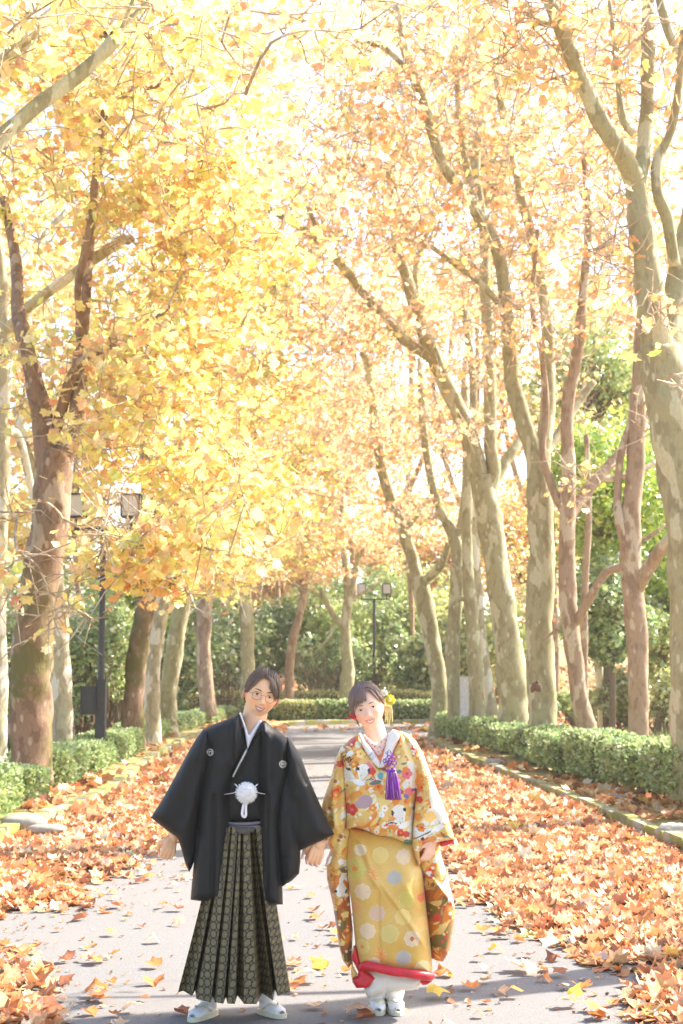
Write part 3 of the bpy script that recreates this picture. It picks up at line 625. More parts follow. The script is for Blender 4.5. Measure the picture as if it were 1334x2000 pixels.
make_tree('tall leaning olive trunk with a wide sunlit foot, its long boughs arching over the couple', 31, [
    [(1006, 1425, 32), (1003, 1380, 29), (998, 1308, 29), (985, 1204, 25), (975, 1140, 24), (960, 1040, 25), (950, 985, 25), (938, 930, 22)],
    [(938, 935, 20), (920, 865, 18), (900, 810, 17), (880, 770, 16), (850, 705, 15, -.3), (832, 660, 14, -.5), (815, 610, 13, -.7), (800, 560, 12, -.9), (778, 490, 10, -1), (768, 420, 8, -1.2), (760, 330, 6, -1.4)],
    [(842, 700, 10, -.3), (800, 672, 10, -.5), (770, 645, 9, -.8), (732, 600, 9, -1.1), (692, 550, 8, -1.4), (660, 510, 8, -1.7), (620, 468, 7, -2), (570, 435, 6, -2.2), (515, 402, 5, -2.4)],
    [(955, 960, 15), (965, 920, 14), (958, 870, 13), (957, 780, 12), (956, 690, 12), (948, 560, 11), (945, 450, 9), (930, 330, 8), (940, 200, 6), (930, 60, 5)],
    [(962, 950, 11), (985, 905, 11, .2), (1002, 880, 10, .3), (1020, 850, 8, .5)],
    [(620, 468, 4, -2), (612, 430, 4, -2), (596, 392, 3, -2)],
    [(820, 620, 5, -.7), (812, 520, 5, -.8), (850, 420, 4, -.8)]],
    [B(620, 380, 28, 1.6, 1.8, 1.1, 76, 567), B(700, 480, 29, 1.4, 1.6, .9, 65, 459), B(760, 300, 29.5, 1.4, 1.6, 1.2, 68, 405), B(780, 620, 30, 1.2, 1.5, .6, 46, 270), B(930, 180, 31, 1.6, 1.6, 1.6, 76, 351), B(600, 180, 28, 1.6, 2, 1.2, 68, 473), B(920, 700, 30, 1.3, 1.5, .8, 42, 148), B(660, 650, 29, 1.4, 1.8, .8, 57, 513), B(910, 830, 29.5, 1, 1, .4, 19, 47)],
    M_OLIVE, PEA, seed=25)
make_tree('crooked pale trunk at the far hedge corner, forking low into white topped arms', 38, [
    [(860, 1400, 19), (858, 1340, 16), (848, 1280, 16), (838, 1220, 17), (826, 1165, 18), (818, 1125, 18)],
    [(815, 1130, 13), (803, 1082, 12), (780, 1015, 11), (758, 960, 10, -.3), (742, 900, 10, -.5), (730, 800, 8, -.6), (718, 710, 8, -.8), (706, 690, 5, -1)],
    [(828, 1135, 10), (848, 1118, 9), (864, 1098, 8, -.2), (876, 1060, 6, -.3)],
    [(790, 1035, 7), (820, 1000, 5), (845, 960, 4, .3)], [(742, 900, 4, -.5), (765, 860, 3, -.5), (768, 790, 3, -.4)]],
    [B(730, 620, 36, 1.6, 2, 1.2, 68, 567), B(800, 880, 37, 1.4, 1.8, 1, 49, 351), B(700, 830, 36.5, 1.5, 1.8, 1.1, 65, 675), B(840, 1000, 37, 1.2, 1.4, .7, 30, 148)], M_OLIVE, PEA, seed=26, tmpl=T1, lsize=.18)
make_tree('second trunk in from the hedge corner, beside the white notice board', 36, [
    [(890, 1395, 15), (886, 1330, 14), (884, 1266, 14), (890, 1180, 14), (893, 1120, 13), (890, 1060, 12), (872, 1020, 10), (850, 970, 8), (832, 880, 8), (824, 790, 7), (820, 700, 5)],
    [(888, 1060, 8), (905, 1000, 8), (910, 900, 7), (905, 780, 6), (915, 640, 5)], [(893, 1120, 5), (930, 1085, 4), (960, 1060, 3)]],
    [B(850, 800, 35, 1.3, 1.6, 1.1, 49, 324), B(880, 560, 35, 1.6, 1.6, 1.4, 65, 405), B(800, 1000, 35, 1, 1.2, .6, 19, 108)], M_OLIVE, PEA, seed=27, tmpl=T1, lsize=.18)
make_tree('plain olive trunk just behind the white notice board', 33, [
    [(932, 1400, 16), (931, 1340, 15), (928, 1287, 15), (921, 1204, 13), (916, 1141, 12), (912, 1050, 10), (915, 900, 9), (925, 760, 7), (905, 600, 6)],
    [(918, 1180, 5), (900, 1170, 4), (870, 1190, 3)]],
    [B(870, 660, 33, 1.4, 1.6, 1, 46, 270), B(960, 560, 33, 1.2, 1.4, 1, 38, 176)], M_OLIVE, ORA, seed=28, tmpl=T1, lsize=.18)
make_tree('thin whitish trunk slanting between two thicker olive ones', 34, [
    [(964, 1410, 12), (956, 1350, 10), (946, 1287, 10), (936, 1200, 10), (930, 1120, 10), (924, 1000, 9), (915, 920, 8), (908, 760, 6)],
    [(934, 1180, 5), (900, 1120, 4), (880, 1100, 3)]],
    [B(900, 900, 34, 1, 1.2, .8, 19, 81), B(860, 320, 34, 1.6, 1.6, 1.4, 53, 351)], M_OLIVE2, ORA, seed=29, tmpl=T1, lsize=.18)
G2 = 'bare trunks beyond the avenue'
make_tree('thin dark trunk far behind, just past the scarred grey one', 46, [[(1086, 1400, 8), (1085, 1300, 7), (1083, 1180, 7), (1078, 1000, 6), (1080, 850, 5)]], [B(1050, 1130, 45, 1.6, 1.6, 1.2, 46, 486), B(1000, 1010, 45, 1.6, 1.6, 1.4, 46, 486)], M_BROWN, YEL, seed=31, tmpl=T1, group=G2)
make_tree('short leaning trunk under the dark green tree, lit on its far side', 38, [[(1176, 1370, 9), (1170, 1310, 9), (1164, 1240, 8), (1160, 1150, 6), (1170, 1050, 5)], [(1164, 1240, 5), (1140, 1180, 4), (1115, 1100, 3)]], [B(1160, 1230, 38, 1, 1, .5, 15, 122)], M_OLIVE2, YEL, seed=32, tmpl=T1, group=G2)
make_tree('brown trunk half hidden behind the leaning reddish one', 33, [[(1142, 1400, 8), (1141, 1308, 8), (1140, 1225, 8), (1143, 1130, 7), (1150, 1000, 6), (1145, 850, 5)]], [B(1070, 760, 34, 1.6, 1.6, 1, 38, 202)], M_BROWN, ORA, seed=33, tmpl=T1, group=G2)
# --- far trees closing the vista
G3 = 'tall autumn trees closing the vista'
far = [('tall peach coloured tree far off, straight above the forked tree', 70, 690, PEA, 1), ('tall yellow tree far behind the trio of trunks', 62, 380, YEL, 2), ('tall orange tree far off above the groom', 66, 540, PEA, 3),
       ('tall orange tree far off above the second lamp', 64, 800, ORA, 4), ('rust orange tree far behind the leaning olive trunk', 60, 930, ORA, 5), ('thin orange tree far behind the scarred trunk', 58, 1060, ORA, 6),
       ('orange tree far behind the great edge tree', 50, 1230, ORA, 7), ('yellow tree far behind the mossy trunk', 55, 150, YEL, 8), ('yellow tree at the edge far behind the slim white trunk', 48, -20, YEL, 9)]
for lb, z, px, pl, sd_ in far:
    hx = 2.9 if pl is not ORA else 3.0; dn = 1.0 if pl is YEL else (.9 if pl is PEA else .75)
    top = 350
    make_tree(lb, z, [[(px, 1340, 6), (px+4, 1200, 5.5), (px-6, 1000, 5), (px+3, 800, 4.5), (px, 500, 4)], [(px-4, 1050, 6), (px-60, 900, 5), (px-90, 700, 3)], [(px-2, 960, 6), (px+60, 800, 4), (px+90, 600, 3)]],
              [B(px, 1010, z, hx, 2, 1.5, 36, int(1500*dn)), B(px-20, 800, z, hx+.6, 2.5, 2.2, 60, int(2600*dn)), B(px+10, 560, z, hx+.8, 2.5, 2.6, 60, int(2200*dn)), B(px, 330, z, hx+.6, 2.5, 2.6, 46, int(1500*dn)), B(px, 80, z, hx+.9, 2.5, 2.6, 46, int(1500*dn))],
              M_BROWN, pl, seed=50+sd_, tmpl=T2, lsize=.26, group=G3, name='plane_tree')
# ------------------------------------------------------------------ hedges
HG = ([(.36, .47, .19), (.45, .54, .26), (.26, .37, .14), (.55, .61, .38), (.48, .49, .20)], [30, 28, 18, 16, 8])
HY = ([(.60, .62, .26), (.66, .66, .34), (.46, .48, .22), (.68, .68, .5)], [4, 3, 2, 1])
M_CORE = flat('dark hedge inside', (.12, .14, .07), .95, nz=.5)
M_STEM = flat('grey brown stem', (.22, .16, .11), .9, nz=.5, ns=40)
def hedge(label, c, d, rz, n_, palette=HG, group='clipped hedge pieces along the path', sp=.055, seed=0, name='hedge', lift=.16):
    rs = np.random.default_rng(seed+100); w, l, h = d
    root = thing(name, label, 'hedge', (c[0], c[1], 0.05), group)
    cs, sn = math.cos(rz), math.sin(rz)
    def place(Q):
        X = Q[:, 0]*cs-Q[:, 1]*sn+c[0]; Y = Q[:, 0]*sn+Q[:, 1]*cs+c[1]; return np.stack([X, Y, Q[:, 2]+.05], 1)
    def surf(U):                                        # unit direction -> rounded lumpy box
        k = (np.abs(U)**5).sum(1)**(1/5); Q = U/k[:, None]
        Q = Q*np.array([w/2, l/2, (h-lift)/2]); Q[:, 2] += lift+(h-lift)/2
        b_ = 1+.16*vnoise(place(Q)*np.array([3.8, 3.8, 3]), 4+seed)+.07*vnoise(place(Q)*10, 5)
        m0 = np.array([0, 0, lift+(h-lift)/2]); return (Q-m0)*b_[:, None]*np.where(np.abs(Q[:, 2:]-h) < .05, .99, 1)+m0
    V = []; nn, mm = 20, 12
    for j in range(mm+1):
        th = math.pi*j/mm
        for k in range(nn): ph = 2*math.pi*k/nn; V.append((math.sin(th)*math.cos(ph), math.sin(th)*math.sin(ph), math.cos(th)))
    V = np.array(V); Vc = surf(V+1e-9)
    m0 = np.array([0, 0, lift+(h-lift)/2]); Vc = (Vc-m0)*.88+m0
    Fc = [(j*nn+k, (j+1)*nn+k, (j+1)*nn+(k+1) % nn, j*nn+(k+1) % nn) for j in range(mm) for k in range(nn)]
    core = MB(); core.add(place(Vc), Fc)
    U = rs.normal(size=(n_, 3)); area = np.array([1, 1, 1.0]); U /= np.linalg.norm(U, axis=1)[:, None]
    # even cover: sample on box faces
    q = rs.uniform(-1, 1, (n_, 3)); ax = rs.choice(3, n_, p=np.array([l*h, w*h, w*l])/(l*h+w*h+w*l)); sg = rs.choice([-1, 1], n_); q[np.arange(n_), ax] = sg
    Q = surf(q); depth = rs.uniform(.86, 1.045, (n_, 1)); Q = (Q-m0)*depth+m0
    nrm = (Q-m0)/np.array([w/2, l/2, h/2]); nrm = nrm**3; nrm /= np.linalg.norm(nrm, axis=1)[:, None]+1e-9
    dvec = nrm*.8+rs.normal(size=(n_, 3))*.55+np.array([0, 0, .35]); dvec /= np.linalg.norm(dvec, axis=1)[:, None]
    t = rs.normal(size=(n_, 3)); x_ = np.cross(dvec, t); x_ /= np.linalg.norm(x_, axis=1)[:, None]; z_ = np.cross(x_, dvec)
    Rm = np.array([[cs, -sn, 0], [sn, cs, 0], [0, 0, 1]]); R = np.einsum('ij,njk->nik', Rm, np.stack([x_, dvec, z_], 2))
    T = (np.array([(-.22, 0, 0), (.22, 0, 0), (.5, .75, .1), (0, 1.15, 0), (-.5, .75, .1), (0, .45, .15)]), np.array([(0, 1, 5), (1, 2, 5), (5, 2, 3), (5, 3, 4), (5, 4, 0)]))
    s = sp*rs.uniform(.6, 1.3, n_); cc = pal(n_, rs, *palette, jit=.2)
    LV, LF, LC = leaves(place(Q), R, s, cc, T)
    mesh_obj('foliage', LV, LF, M_HEDGE, root, col=LC, smooth=False)
    core.obj('dark_core', M_CORE, root)  # solid dark lump filling the hedge behind its sprays
    st = MB()
    for j in range(max(4, int(l*6))):
        a = np.array([rs.uniform(-w*.25, w*.25), rs.uniform(-l*.42, l*.42), -.02]); b_ = a+np.array([rs.normal()*.06, rs.normal()*.06, lift*.6+.05]); e = b_+np.array([rs.normal()*.08, rs.normal()*.08, .2])
        P3 = place(np.array([a, b_, e])); st.tube(P3, [.012, .010, .007], n=6)
    st.obj('stem', M_STEM, root)
    return root
def hspan(pxa, ya, pxb, yb): return G(pxa, ya), G(pxb, yb)
def hedge_px(label, a, b_, topy, w=.62, n_=2600, seed=0, gap=.02, **kw):      # a, b_: front foot points in the photo, near then far
    A, Bq = G(*a), G(*b_); dv = Bq-A; L = dv.length-gap; ang = math.atan2(dv.y, dv.x)-math.pi/2
    side = kw.pop('side', 1); nv = Vector((dv.y, -dv.x, 0)).normalized()*side; c = (A+Bq)/2+nv*w/2
    py = topy; mid = (A+Bq)/2; u, dy, dz = ray(0, py); h = CAMH+dz/dy*mid.y-.05
    return hedge(label, (c.x, c.y), (w, L, max(.45, h)), ang, n_, seed=seed, **kw)
HL = ['nearest hedge piece at the edge under the great tree, thin and leggy underneath', 'hedge piece with orange leaves on its top, second from the picture edge', 'bushy hedge piece before the slender reddish trunk',
      'hedge piece in front of the leaning reddish trunk', 'hedge piece carrying a few brown leaves before the scarred trunk', 'hedge piece beneath the scarred trunk with stones at its foot', 'hedge piece before the wide foot of the leaning olive trunk',
      'hedge piece before the thin whitish trunk', 'hedge piece before the white notice board', 'end hedge piece at the far corner of the avenue']
pts = [(1395, 1640), (1322, 1612), (1232, 1580), (1160, 1556), (1092, 1533), (1035, 1512), (985, 1492), (940, 1477), (903, 1464), (869, 1453), (842, 1444)]
tops = [1470, 1455, 1444, 1436, 1430, 1424, 1416, 1408, 1402, 1395]
for i in range(10):
    hedge_px(HL[i], pts[i], pts[i+1], tops[i]+[3, -6, 7, -5, 5, -4, 3, -3, 2, 0][i], w=.75, n_=(3800 if i < 2 else 5200) if i < 5 else 3000, seed=i, side=1, gap=.30 if i < 7 else .18, lift=.25 if i < 3 else .18, sp=.05 if i < 5 else .06)
HLL = ['pale hedge piece cut off by the picture edge beside the rock', 'hedge piece touching the flared foot of the mossy trunk', 'hedge piece with brown leaves on top, behind the mossy trunk', 'hedge piece at the foot of the near lamp post',
       'smooth green hedge piece just past the lamp post', 'low hedge piece at the foot of the trio of trunks', 'hedge piece between the trio and the lone dark trunk', 'hedge piece past the lone dark trunk behind the groom\'s shoulder']
lp = [((-25, 1640), (40, 1604), 1500), ((48, 1600), (100, 1585), 1500), ((118, 1560), (180, 1535), 1462), ((188, 1532), (236, 1510), 1453), ((228, 1508), (280, 1484), 1432), ((288, 1462), (334, 1448), 1410), ((344, 1442), (408, 1424), 1396), ((412, 1422), (468, 1408), 1386)]
for i, (a, b_, t) in enumerate(lp):
    hedge_px(HLL[i], a, b_, t, w=.85, n_=5600, gap=.16, sp=.045, seed=20+i, side=-1, palette=HG, lift=.12)
def back(label, x0, x1, Y, w, h, n_, seed, palette, group):
    A = P(x0, 1300, Y); Bq = P(x1, 1300, Y+.4); c = (A+Bq)/2
    hedge(label, (c.x, c.y), (w, (Bq-A).to_2d().length-.03, h), -math.pi/2, n_, palette, group, sp=.085, seed=seed, lift=.05)
for i, (a, b_, l_) in enumerate([(470, 545, 'low mottled hedge piece at the path end, behind the groom\'s ear'), (545, 618, 'low mottled hedge piece at the path end, beside the groom\'s cheek'), (618, 690, 'low mottled hedge piece at the foot of the forked tree'),
                                 (690, 765, 'low mottled hedge piece at the path end, hidden mostly by the bride\'s hair'), (765, 850, 'low mottled hedge piece at the path end, beside the bride\'s yellow flower'), (850, 960, 'low mottled hedge piece at the path end, behind the corner trunks')]):
    back(l_, a, b_, 49.9, .8, .62, 1900, 40+i, HY if i % 2 else HG, 'low hedge pieces across the path end')
for i, (a, b_, l_) in enumerate([(180, 350, 'yellow green hedge row piece behind the trio of trunks'), (350, 520, 'yellow green hedge row piece behind the lone dark trunk'), (520, 690, 'yellow green hedge row piece between groom and bride, farther row'), (690, 860, 'yellow green hedge row piece behind the bride, farther row')]):
    back(l_, a, b_, 56.5, 1, .82, 3400, 50+i, HY, 'yellow green hedge row beyond the path end')
# ------------------------------------------------------------------ evergreen background
GD = ([(.30, .42, .18), (.42, .52, .22), (.54, .62, .26), (.20, .32, .14), (.66, .70, .46)], [30, 30, 18, 14, 8])
GL = ([(.46, .62, .12), (.58, .70, .12), (.32, .52, .12), (.70, .74, .18)], [3, 3, 2, 1.4])
GM = ([(.48, .58, .22), (.60, .66, .26), (.36, .48, .18), (.70, .71, .34)], [3, 3, 2, 1])
def bush(label, px, py, Y, rx, ry, rz, n_, palette, seed, cat='shrub', name='evergreen_shrub', sz=.16, group='evergreen shrubs and trees behind the hedges', trunk=False, clumps=26):
    rs = np.random.default_rng(seed+300); c = P(px, py, Y); gz = float(terrain(c.x, Y))
    root = thing(name, label, cat, (c.x, Y, gz), group)
    cl = rs.normal(size=(clumps, 3)); cl /= np.linalg.norm(cl, axis=1)[:, None]; cl *= rs.uniform(.35, .95, (clumps, 1)); cl *= np.array([rx, ry, rz])
    cr = rs.uniform(.22, .42, clumps)*min(rx, rz)*1.1
    i = rs.choice(clumps, n_, p=cr**2/sum(cr**2)); v = rs.normal(size=(n_, 3)); v /= np.linalg.norm(v, axis=1)[:, None]; v *= rs.uniform(.6, 1.05, (n_, 1))
    C = np.array(c)+cl[i]+v*cr[i][:, None]
    C = C[C[:, 2] > gz]; n_ = len(C)
    R = rot_random(n_, rs, .9, .3); LV, LF, LC = leaves(C, R, sz*rs.uniform(.6, 1.3, n_), pal(n_, rs, *palette, jit=.2), T2)
    mesh_obj('crown' if trunk else 'foliage', LV, LF, M_GREEN, root, col=LC, smooth=False)
    st = MB(); b0 = Vector((c.x, Y, gz-.05))
    for k in range(clumps):
        e = Vector(np.array(c)+cl[k]*.9)
        if trunk: st.tube([Vector((c.x, Y, max(gz+.5, c.z-rz*.6))), (Vector(c)+e)/2+Vector((0, 0, -.2)), e], [.06, .04, .015], n=5)
        else: st.tube([b0+Vector((rs.normal()*.15, rs.normal()*.15, 0)), (b0+e)/2+Vector((rs.normal()*.2, 0, -.1)), e], [.035, .025, .01], n=5)
    if trunk: st.tube([b0, Vector((c.x+.05, Y, (gz+c.z)/2)), Vector(c)+Vector((0, 0, rz*.5))], [.08, .07, .04], n=8, sub=3)
    st.obj('trunk' if trunk else 'stem', M_STEM, root)
    return root
bl = [('camellia like glossy shrub between the mossy trunk and the lamp post', 165, 1260, 31, 1.1, 1, 1.5, 3600, GD), ('glossy shrub behind the near lamp post', 222, 1290, 36, 1.0, 1, 1.4, 3200, GM), ('dark shrub cut by the picture edge, behind the mossy trunk', 5, 1270, 30, 1.3, 1, 1.6, 3600, GD),
      ('bright green bush behind the trio of trunks', 262, 1195, 50, 1.6, 1.2, 1.6, 3400, GL), ('dark bush behind the trio of trunks', 330, 1270, 52, 2, 1.4, 2.2, 3800, GD), ('dark bush between the lone trunk and the trunk behind the groom', 440, 1270, 60, 2, 1.4, 2.0, 3800, GD),
      ('dark bush right above the groom\'s head', 520, 1262, 62, 2, 1.4, 1.8, 3800, GD), ('green bush between the thin leaning trunk and the forked tree', 620, 1250, 62, 2, 1.4, 2.0, 4200, GM), ('dark bush behind the foot of the forked tree', 660, 1300, 60, 1.6, 1.2, 1.6, 3000, GD),
      ('dark bush behind the second lamp post', 742, 1270, 64, 2.2, 1.4, 2.4, 4200, GD), ('pale green tall bush beside the second lamp post', 800, 1245, 66, 2.2, 1.4, 2.0, 4200, GM), ('dark bush at the foot of the corner trunks', 815, 1310, 60, 1.5, 1.2, 1.5, 3000, GD),
      ('tall dark evergreen above the second lamp', 700, 1190, 74, 3, 2, 2.2, 4000, GD), ('tall dark evergreen beside the corner trunks', 830, 1190, 74, 3, 2, 2.4, 3800, GM), ('grey green bush behind the notice board trunks', 905, 1280, 60, 2.2, 1.4, 2.6, 3600, GM),
      ('grey green bush behind the wide footed trunk', 1030, 1260, 56, 1.8, 1.4, 2.0, 3200, GM), ('low rounded olive bush on the bank', 1215, 1350, 36, .75, .7, .6, 2600, HY), ('low rounded olive bush near the edge trunk', 1300, 1360, 34, .8, .7, .65, 2600, HY),
      ('low green bush under the short leaning trunk', 1130, 1375, 44, 1.2, .7, .5, 2200, GM), ('grey bush far behind the mossy trunk', 90, 1150, 60, 4, 2, 4, 5000, GM)]
for i, (lb, px, py, Y, rx, ry, rz, n_, pl) in enumerate(bl): bush(lb, px, py, Y, rx, ry, rz, n_, pl, i, sz=.13 if Y < 45 else .24)
GT = 'green trees on the bank'
bush('bright lime green tree lit from behind, filling the gap between the reddish trunks', 1175, 960, 36, 1.7, 1.8, 1.9, 9000, GL, 61, 'tree', 'broadleaf_tree', .16, GT, True, 40)
bush('lime green tree behind the great edge trunk', 1290, 1010, 38, 1.6, 1.8, 2.4, 8000, GL, 62, 'tree', 'broadleaf_tree', .16, GT, True, 36)
bush('dark green conifer shaped tree between the two reddish trunks', 1190, 1200, 35, 1.1, 1.2, 1.2, 6000, GD, 63, 'tree', 'broadleaf_tree', .15, GT, True, 30)
bush('dark green tree beside the edge trunk, low crown', 1290, 1220, 37, 1.1, 1.2, 1.4, 6000, GM, 64, 'tree', 'broadleaf_tree', .15, GT, True, 30)
bush('olive green tree high up behind the reddish trunks', 1160, 740, 44, 2.0, 2, 2.0, 5000, GM, 65, 'tree', 'broadleaf_tree', .2, GT, True, 34)
bush('sparse green tree high behind the long pale bough', 960, 300, 60, 3, 2, 3, 2600, GM, 66, 'tree', 'broadleaf_tree', .24, GT, True, 30)
bush('yellow tree behind the scarred trunk', 1030, 1080, 60, 3, 2, 2.6, 3600, ([(.75, .6, .12), (.8, .48, .14)], [1, 1]), 67, 'tree', 'broadleaf_tree', .24, GT, True, 30)
TO = ([(.88, .60, .28), (.88, .50, .24), (.86, .68, .26), (.6, .5, .26)], [3, 3, 3, 1])
for i, (px, py, lb) in enumerate([(470, 1120, 'hazy orange tree low behind the trunk behind the groom'), (590, 1110, 'hazy orange tree far behind the thin leaning trunk'), (760, 1100, 'hazy orange tree far behind the second lamp post'), (880, 1090, 'hazy orange tree far behind the corner trunks')]):
    bush(lb, px, py, 84, 3.2, 2, 2.6, 5200, TO, 70+i, 'tree', 'autumn_tree', .30, 'hazy orange trees beyond the evergreens', True, 34)
# bare twiggy shrubs
def bare_bush(label, px, Y, h, w, seed):
    rs = np.random.default_rng(seed); g = P(px, 1300, Y); root = thing('bare_shrub', label, 'shrub', (g.x, Y, 0), 'leafless shrubs behind the low hedges'); mb = MB()
    for k in range(40):
        a = Vector((g.x+rs.normal()*.1, Y+rs.normal()*.1, 0)); d = Vector((rs.normal()*w, rs.normal()*w*.6, h*rs.uniform(.6, 1.1))); m1 = a+d*.4+Vector((rs.normal()*.12, 0, .1)); e = a+d
        mb.tube([a, m1, e], [.018, .012, .004], n=4, sub=2)
        for q in range(3):
            s_ = m1.lerp(e, rs.uniform(0, .8)); mb.tube([s_, s_+Vector(rs.normal(size=3)*.35)+Vector((0, 0, .15))], [.006, .002], n=3)
    mb.obj('stem', M_STEM, root)
bare_bush('tangled leafless shrub between the lone dark trunk and the groom\'s hair', 442, 52, 2.2, .7, 1)
bare_bush('tangled leafless shrub above the gap between the couple', 625, 57, 2.4, .8, 2)
# ------------------------------------------------------------------ lamp posts, sign, stones
M_POST = flat('dark grey painted steel', (.055, .06, .07), .45, .3, nz=.1)
m, n, b = newmat('frosted lamp glass'); M_GLASS = m; b.inputs['Base Color'].default_value = (.85, .82, .76, 1); b.inputs['Roughness'].default_value = .35; b.inputs['Transmission Weight'].default_value = .25
h_ = noise(n, coord(n), 12, 3); r_ = ramp(n, h_, [(.3, (.8, .76, .7)), (.7, (.93, .91, .88))]); n.links.new(r_.outputs[0], b.inputs[0])
def lamp(label, px, Y, topy, baserad=1.0, boxy=True, wpx=None):
    g = P(px, 1300, Y); x = g.x; H = P(px, topy, Y).z
    root = thing('street_lamp', label, 'lamp post', (x, Y, float(terrain(x, Y))), 'double headed lamp posts')
    mb = MB(); mb.box((x, Y, .75), (.17, .17, 1.5)); mb.box((x, Y, 1.52), (.19, .19, .05)); mb.tube([(x, Y, 1.4), (x, Y, H-.62)], [.058, .05], n=14); mb.obj('pole', M_POST, root, smooth=False)
    mb = MB(); mb.box((x, Y, H-.60), (1.02, .055, .05)); mb.box((x, Y, H-.66), (.1, .1, .12)); mb.obj('arm', M_POST, root, smooth=False)
    for sx in (-.48, .48):
        mb = MB(); c = (x+sx, Y, H-.2); mb.box((x+sx, Y, H-.50), (.045, .045, .18))
        for a in (-1, 1):
            for b2 in (-1, 1): mb.box((c[0]+a*.155, c[1]+b2*.155, c[2]), (.028, .028, .37))
        mb.box((c[0], c[1], c[2]+.19), (.35, .35, .025)); mb.box((c[0], c[1], c[2]-.19), (.33, .33, .02)); mb.box((c[0], c[1], c[2]+.21), (.2, .2, .02))
        fr = mb.obj('lamp_head', M_POST, root, smooth=False); WL[fr.name] = WL[root.name]
        gb = MB(); gb.box(c, (.298, .298, .352)); gb.obj('glass', M_GLASS, fr, smooth=False)
        bb = MB(); bb.lathe((c[0], c[1], c[2]-.17), [(.03, 0), (.035, .06), (.055, .12), (.04, .19), (.01, .22)], 12); bb.obj('bulb', M_GLASS, fr)
    return root, x
r1, lx = lamp('near lamp post with two square lanterns and a meter box on its pole', 198, 27, 966)
mb = MB(); mb.box((lx-.20, 26.95, 1.18), (.26, .18, .46)); mb.box((lx-.20, 26.95, 1.42), (.29, .21, .03)); mb.box((lx-.2, 26.85, 1.2), (.2, .015, .36)); mb.box((lx-.14, 26.95, .88), (.04, .04, .12)); mb.obj('meter_box', M_POST, r1, smooth=False)
lamp('farthest lamp post standing above the bride\'s head in front of dark bushes', 731, 60, 1140)
lamp('lamp post mostly hidden by leaves between the last two trunks of the trio', 340, 41, 1062)
M_WHITE = flat('white painted board', (.75, .75, .73), .5)
g = P(908, 1300, 34.5); t = thing('notice_board', 'narrow white upright notice board between two olive trunks', 'sign', (g.x, 34.5, 0))
mb = MB(); mb.box((g.x, 34.5, .95), (.17, .05, 1.15)); mb.box((g.x, 34.5, 1.54), (.21, .07, .03)); mb.obj('panel', M_WHITE, t, smooth=False)
mb = MB(); mb.box((g.x-.10, 34.5, .75), (.025, .06, 1.6)); mb.box((g.x+.10, 34.5, .75), (.025, .06, 1.6)); mb.obj('post', M_WHITE, t, smooth=False)
M_TEAL = flat('teal sheet', (.05, .32, .28), .6)
g = P(358, 1355, 58); mb = MB(); mb.box((g.x, 58, .95), (.9, .04, .7)); mb.tube([(g.x-.46, 58, 0), (g.x-.46, 58, 1.35)], [.02, .02], n=6); mb.tube([(g.x+.46, 58, 0), (g.x+.46, 58, 1.35)], [.02, .02], n=6)
tag(mb.obj('fence_panel', M_TEAL, origin=(g.x, 58, 0), smooth=False), 'small teal screen panel glimpsed between trunks behind the hedge row', 'panel')
M_STONE = flat('pale weathered stone', (.36, .33, .28), .9, nz=.8, ns=9)
def stone(label, px, py, r, seed):
    g = G(px, py); rs = np.random.default_rng(seed); V = []; nn, mm = 18, 12
    for j in range(mm+1):
        th = math.pi*j/mm
        for k in range(nn): ph = 2*math.pi*k/nn; V.append((math.sin(th)*math.cos(ph), math.sin(th)*math.sin(ph), math.cos(th)))
    V = np.array(V); V = np.sign(V)*np.abs(V)**.8; b_ = 1+.16*vnoise(V*2.2, seed)+.07*vnoise(V*6, seed+1); V = V*b_[:, None]*np.array(r)+np.array([g.x, g.y, .09+r[2]*.35])
    Fc = [(j*nn+k, (j+1)*nn+k, (j+1)*nn+(k+1) % nn, j*nn+(k+1) % nn) for j in range(mm) for k in range(nn)]
    tag(mesh_obj('stone', V, Fc, M_STONE, origin=(g.x, g.y, 0)), label, 'stone', 'weathered stones by the hedges')
stone('pale rounded stone in front of the cut off hedge', 45, 1632, (.24, .16, .10), 1)
stone('flat stone lying just past the pale rounded one', 88, 1640, (.18, .12, .05), 2)
stone('pale stone at the edge in front of the leggy hedge, above the kerb', 1316, 1650, (.17, .13, .09), 3)
stone('greyish stone under the hedge below the scarred trunk', 968, 1506, (.2, .14, .09), 4)
stone('low stone under the hedge before the leaning reddish trunk', 1205, 1580, (.18, .12, .07), 5)
# ------------------------------------------------------------------ people: tools
def smooth01(t): t = np.clip(t, 0, 1); return t*t*(3-2*t)
def catmull(pts, n=6, closed=True):
    pts = np.array(pts, float); m = len(pts); out = []
    for i in range(m):
        p0, p1, p2, p3 = pts[(i-1) % m], pts[i], pts[(i+1) % m], pts[(i+2) % m]
        for k in range(n):
            t = k/n; out.append(.5*((2*p1)+(p2-p0)*t+(2*p0-5*p1+4*p2-p3)*t*t+(3*p1-p0-3*p2+p3)*t**3))
    return np.array(out)
def inside(poly, X, Y):
    c = np.zeros(X.shape, bool); n = len(poly); j = n-1
    for i in range(n):
        xi, yi = poly[i]; xj, yj = poly[j]
        m_ = ((yi > Y) != (yj > Y)); xx = (xj-xi)*(Y-yi)/(yj-yi+1e-12)+xi; c ^= m_ & (X < xx); j = i
    return c
def nearest(poly, Q):
    best = np.full(len(Q), 1e9); bp = np.zeros_like(Q); n = len(poly)
    for i in range(n):
        a = poly[i]; b = poly[(i+1) % n]; ab = b-a; L = (ab**2).sum()+1e-12
        t = np.clip(((Q-a)@ab)/L, 0, 1); p = a+t[:, None]*ab; d = np.hypot(*(Q-p).T); m_ = d < best; best[m_] = d[m_]; bp[m_] = p[m_]
    return best, bp
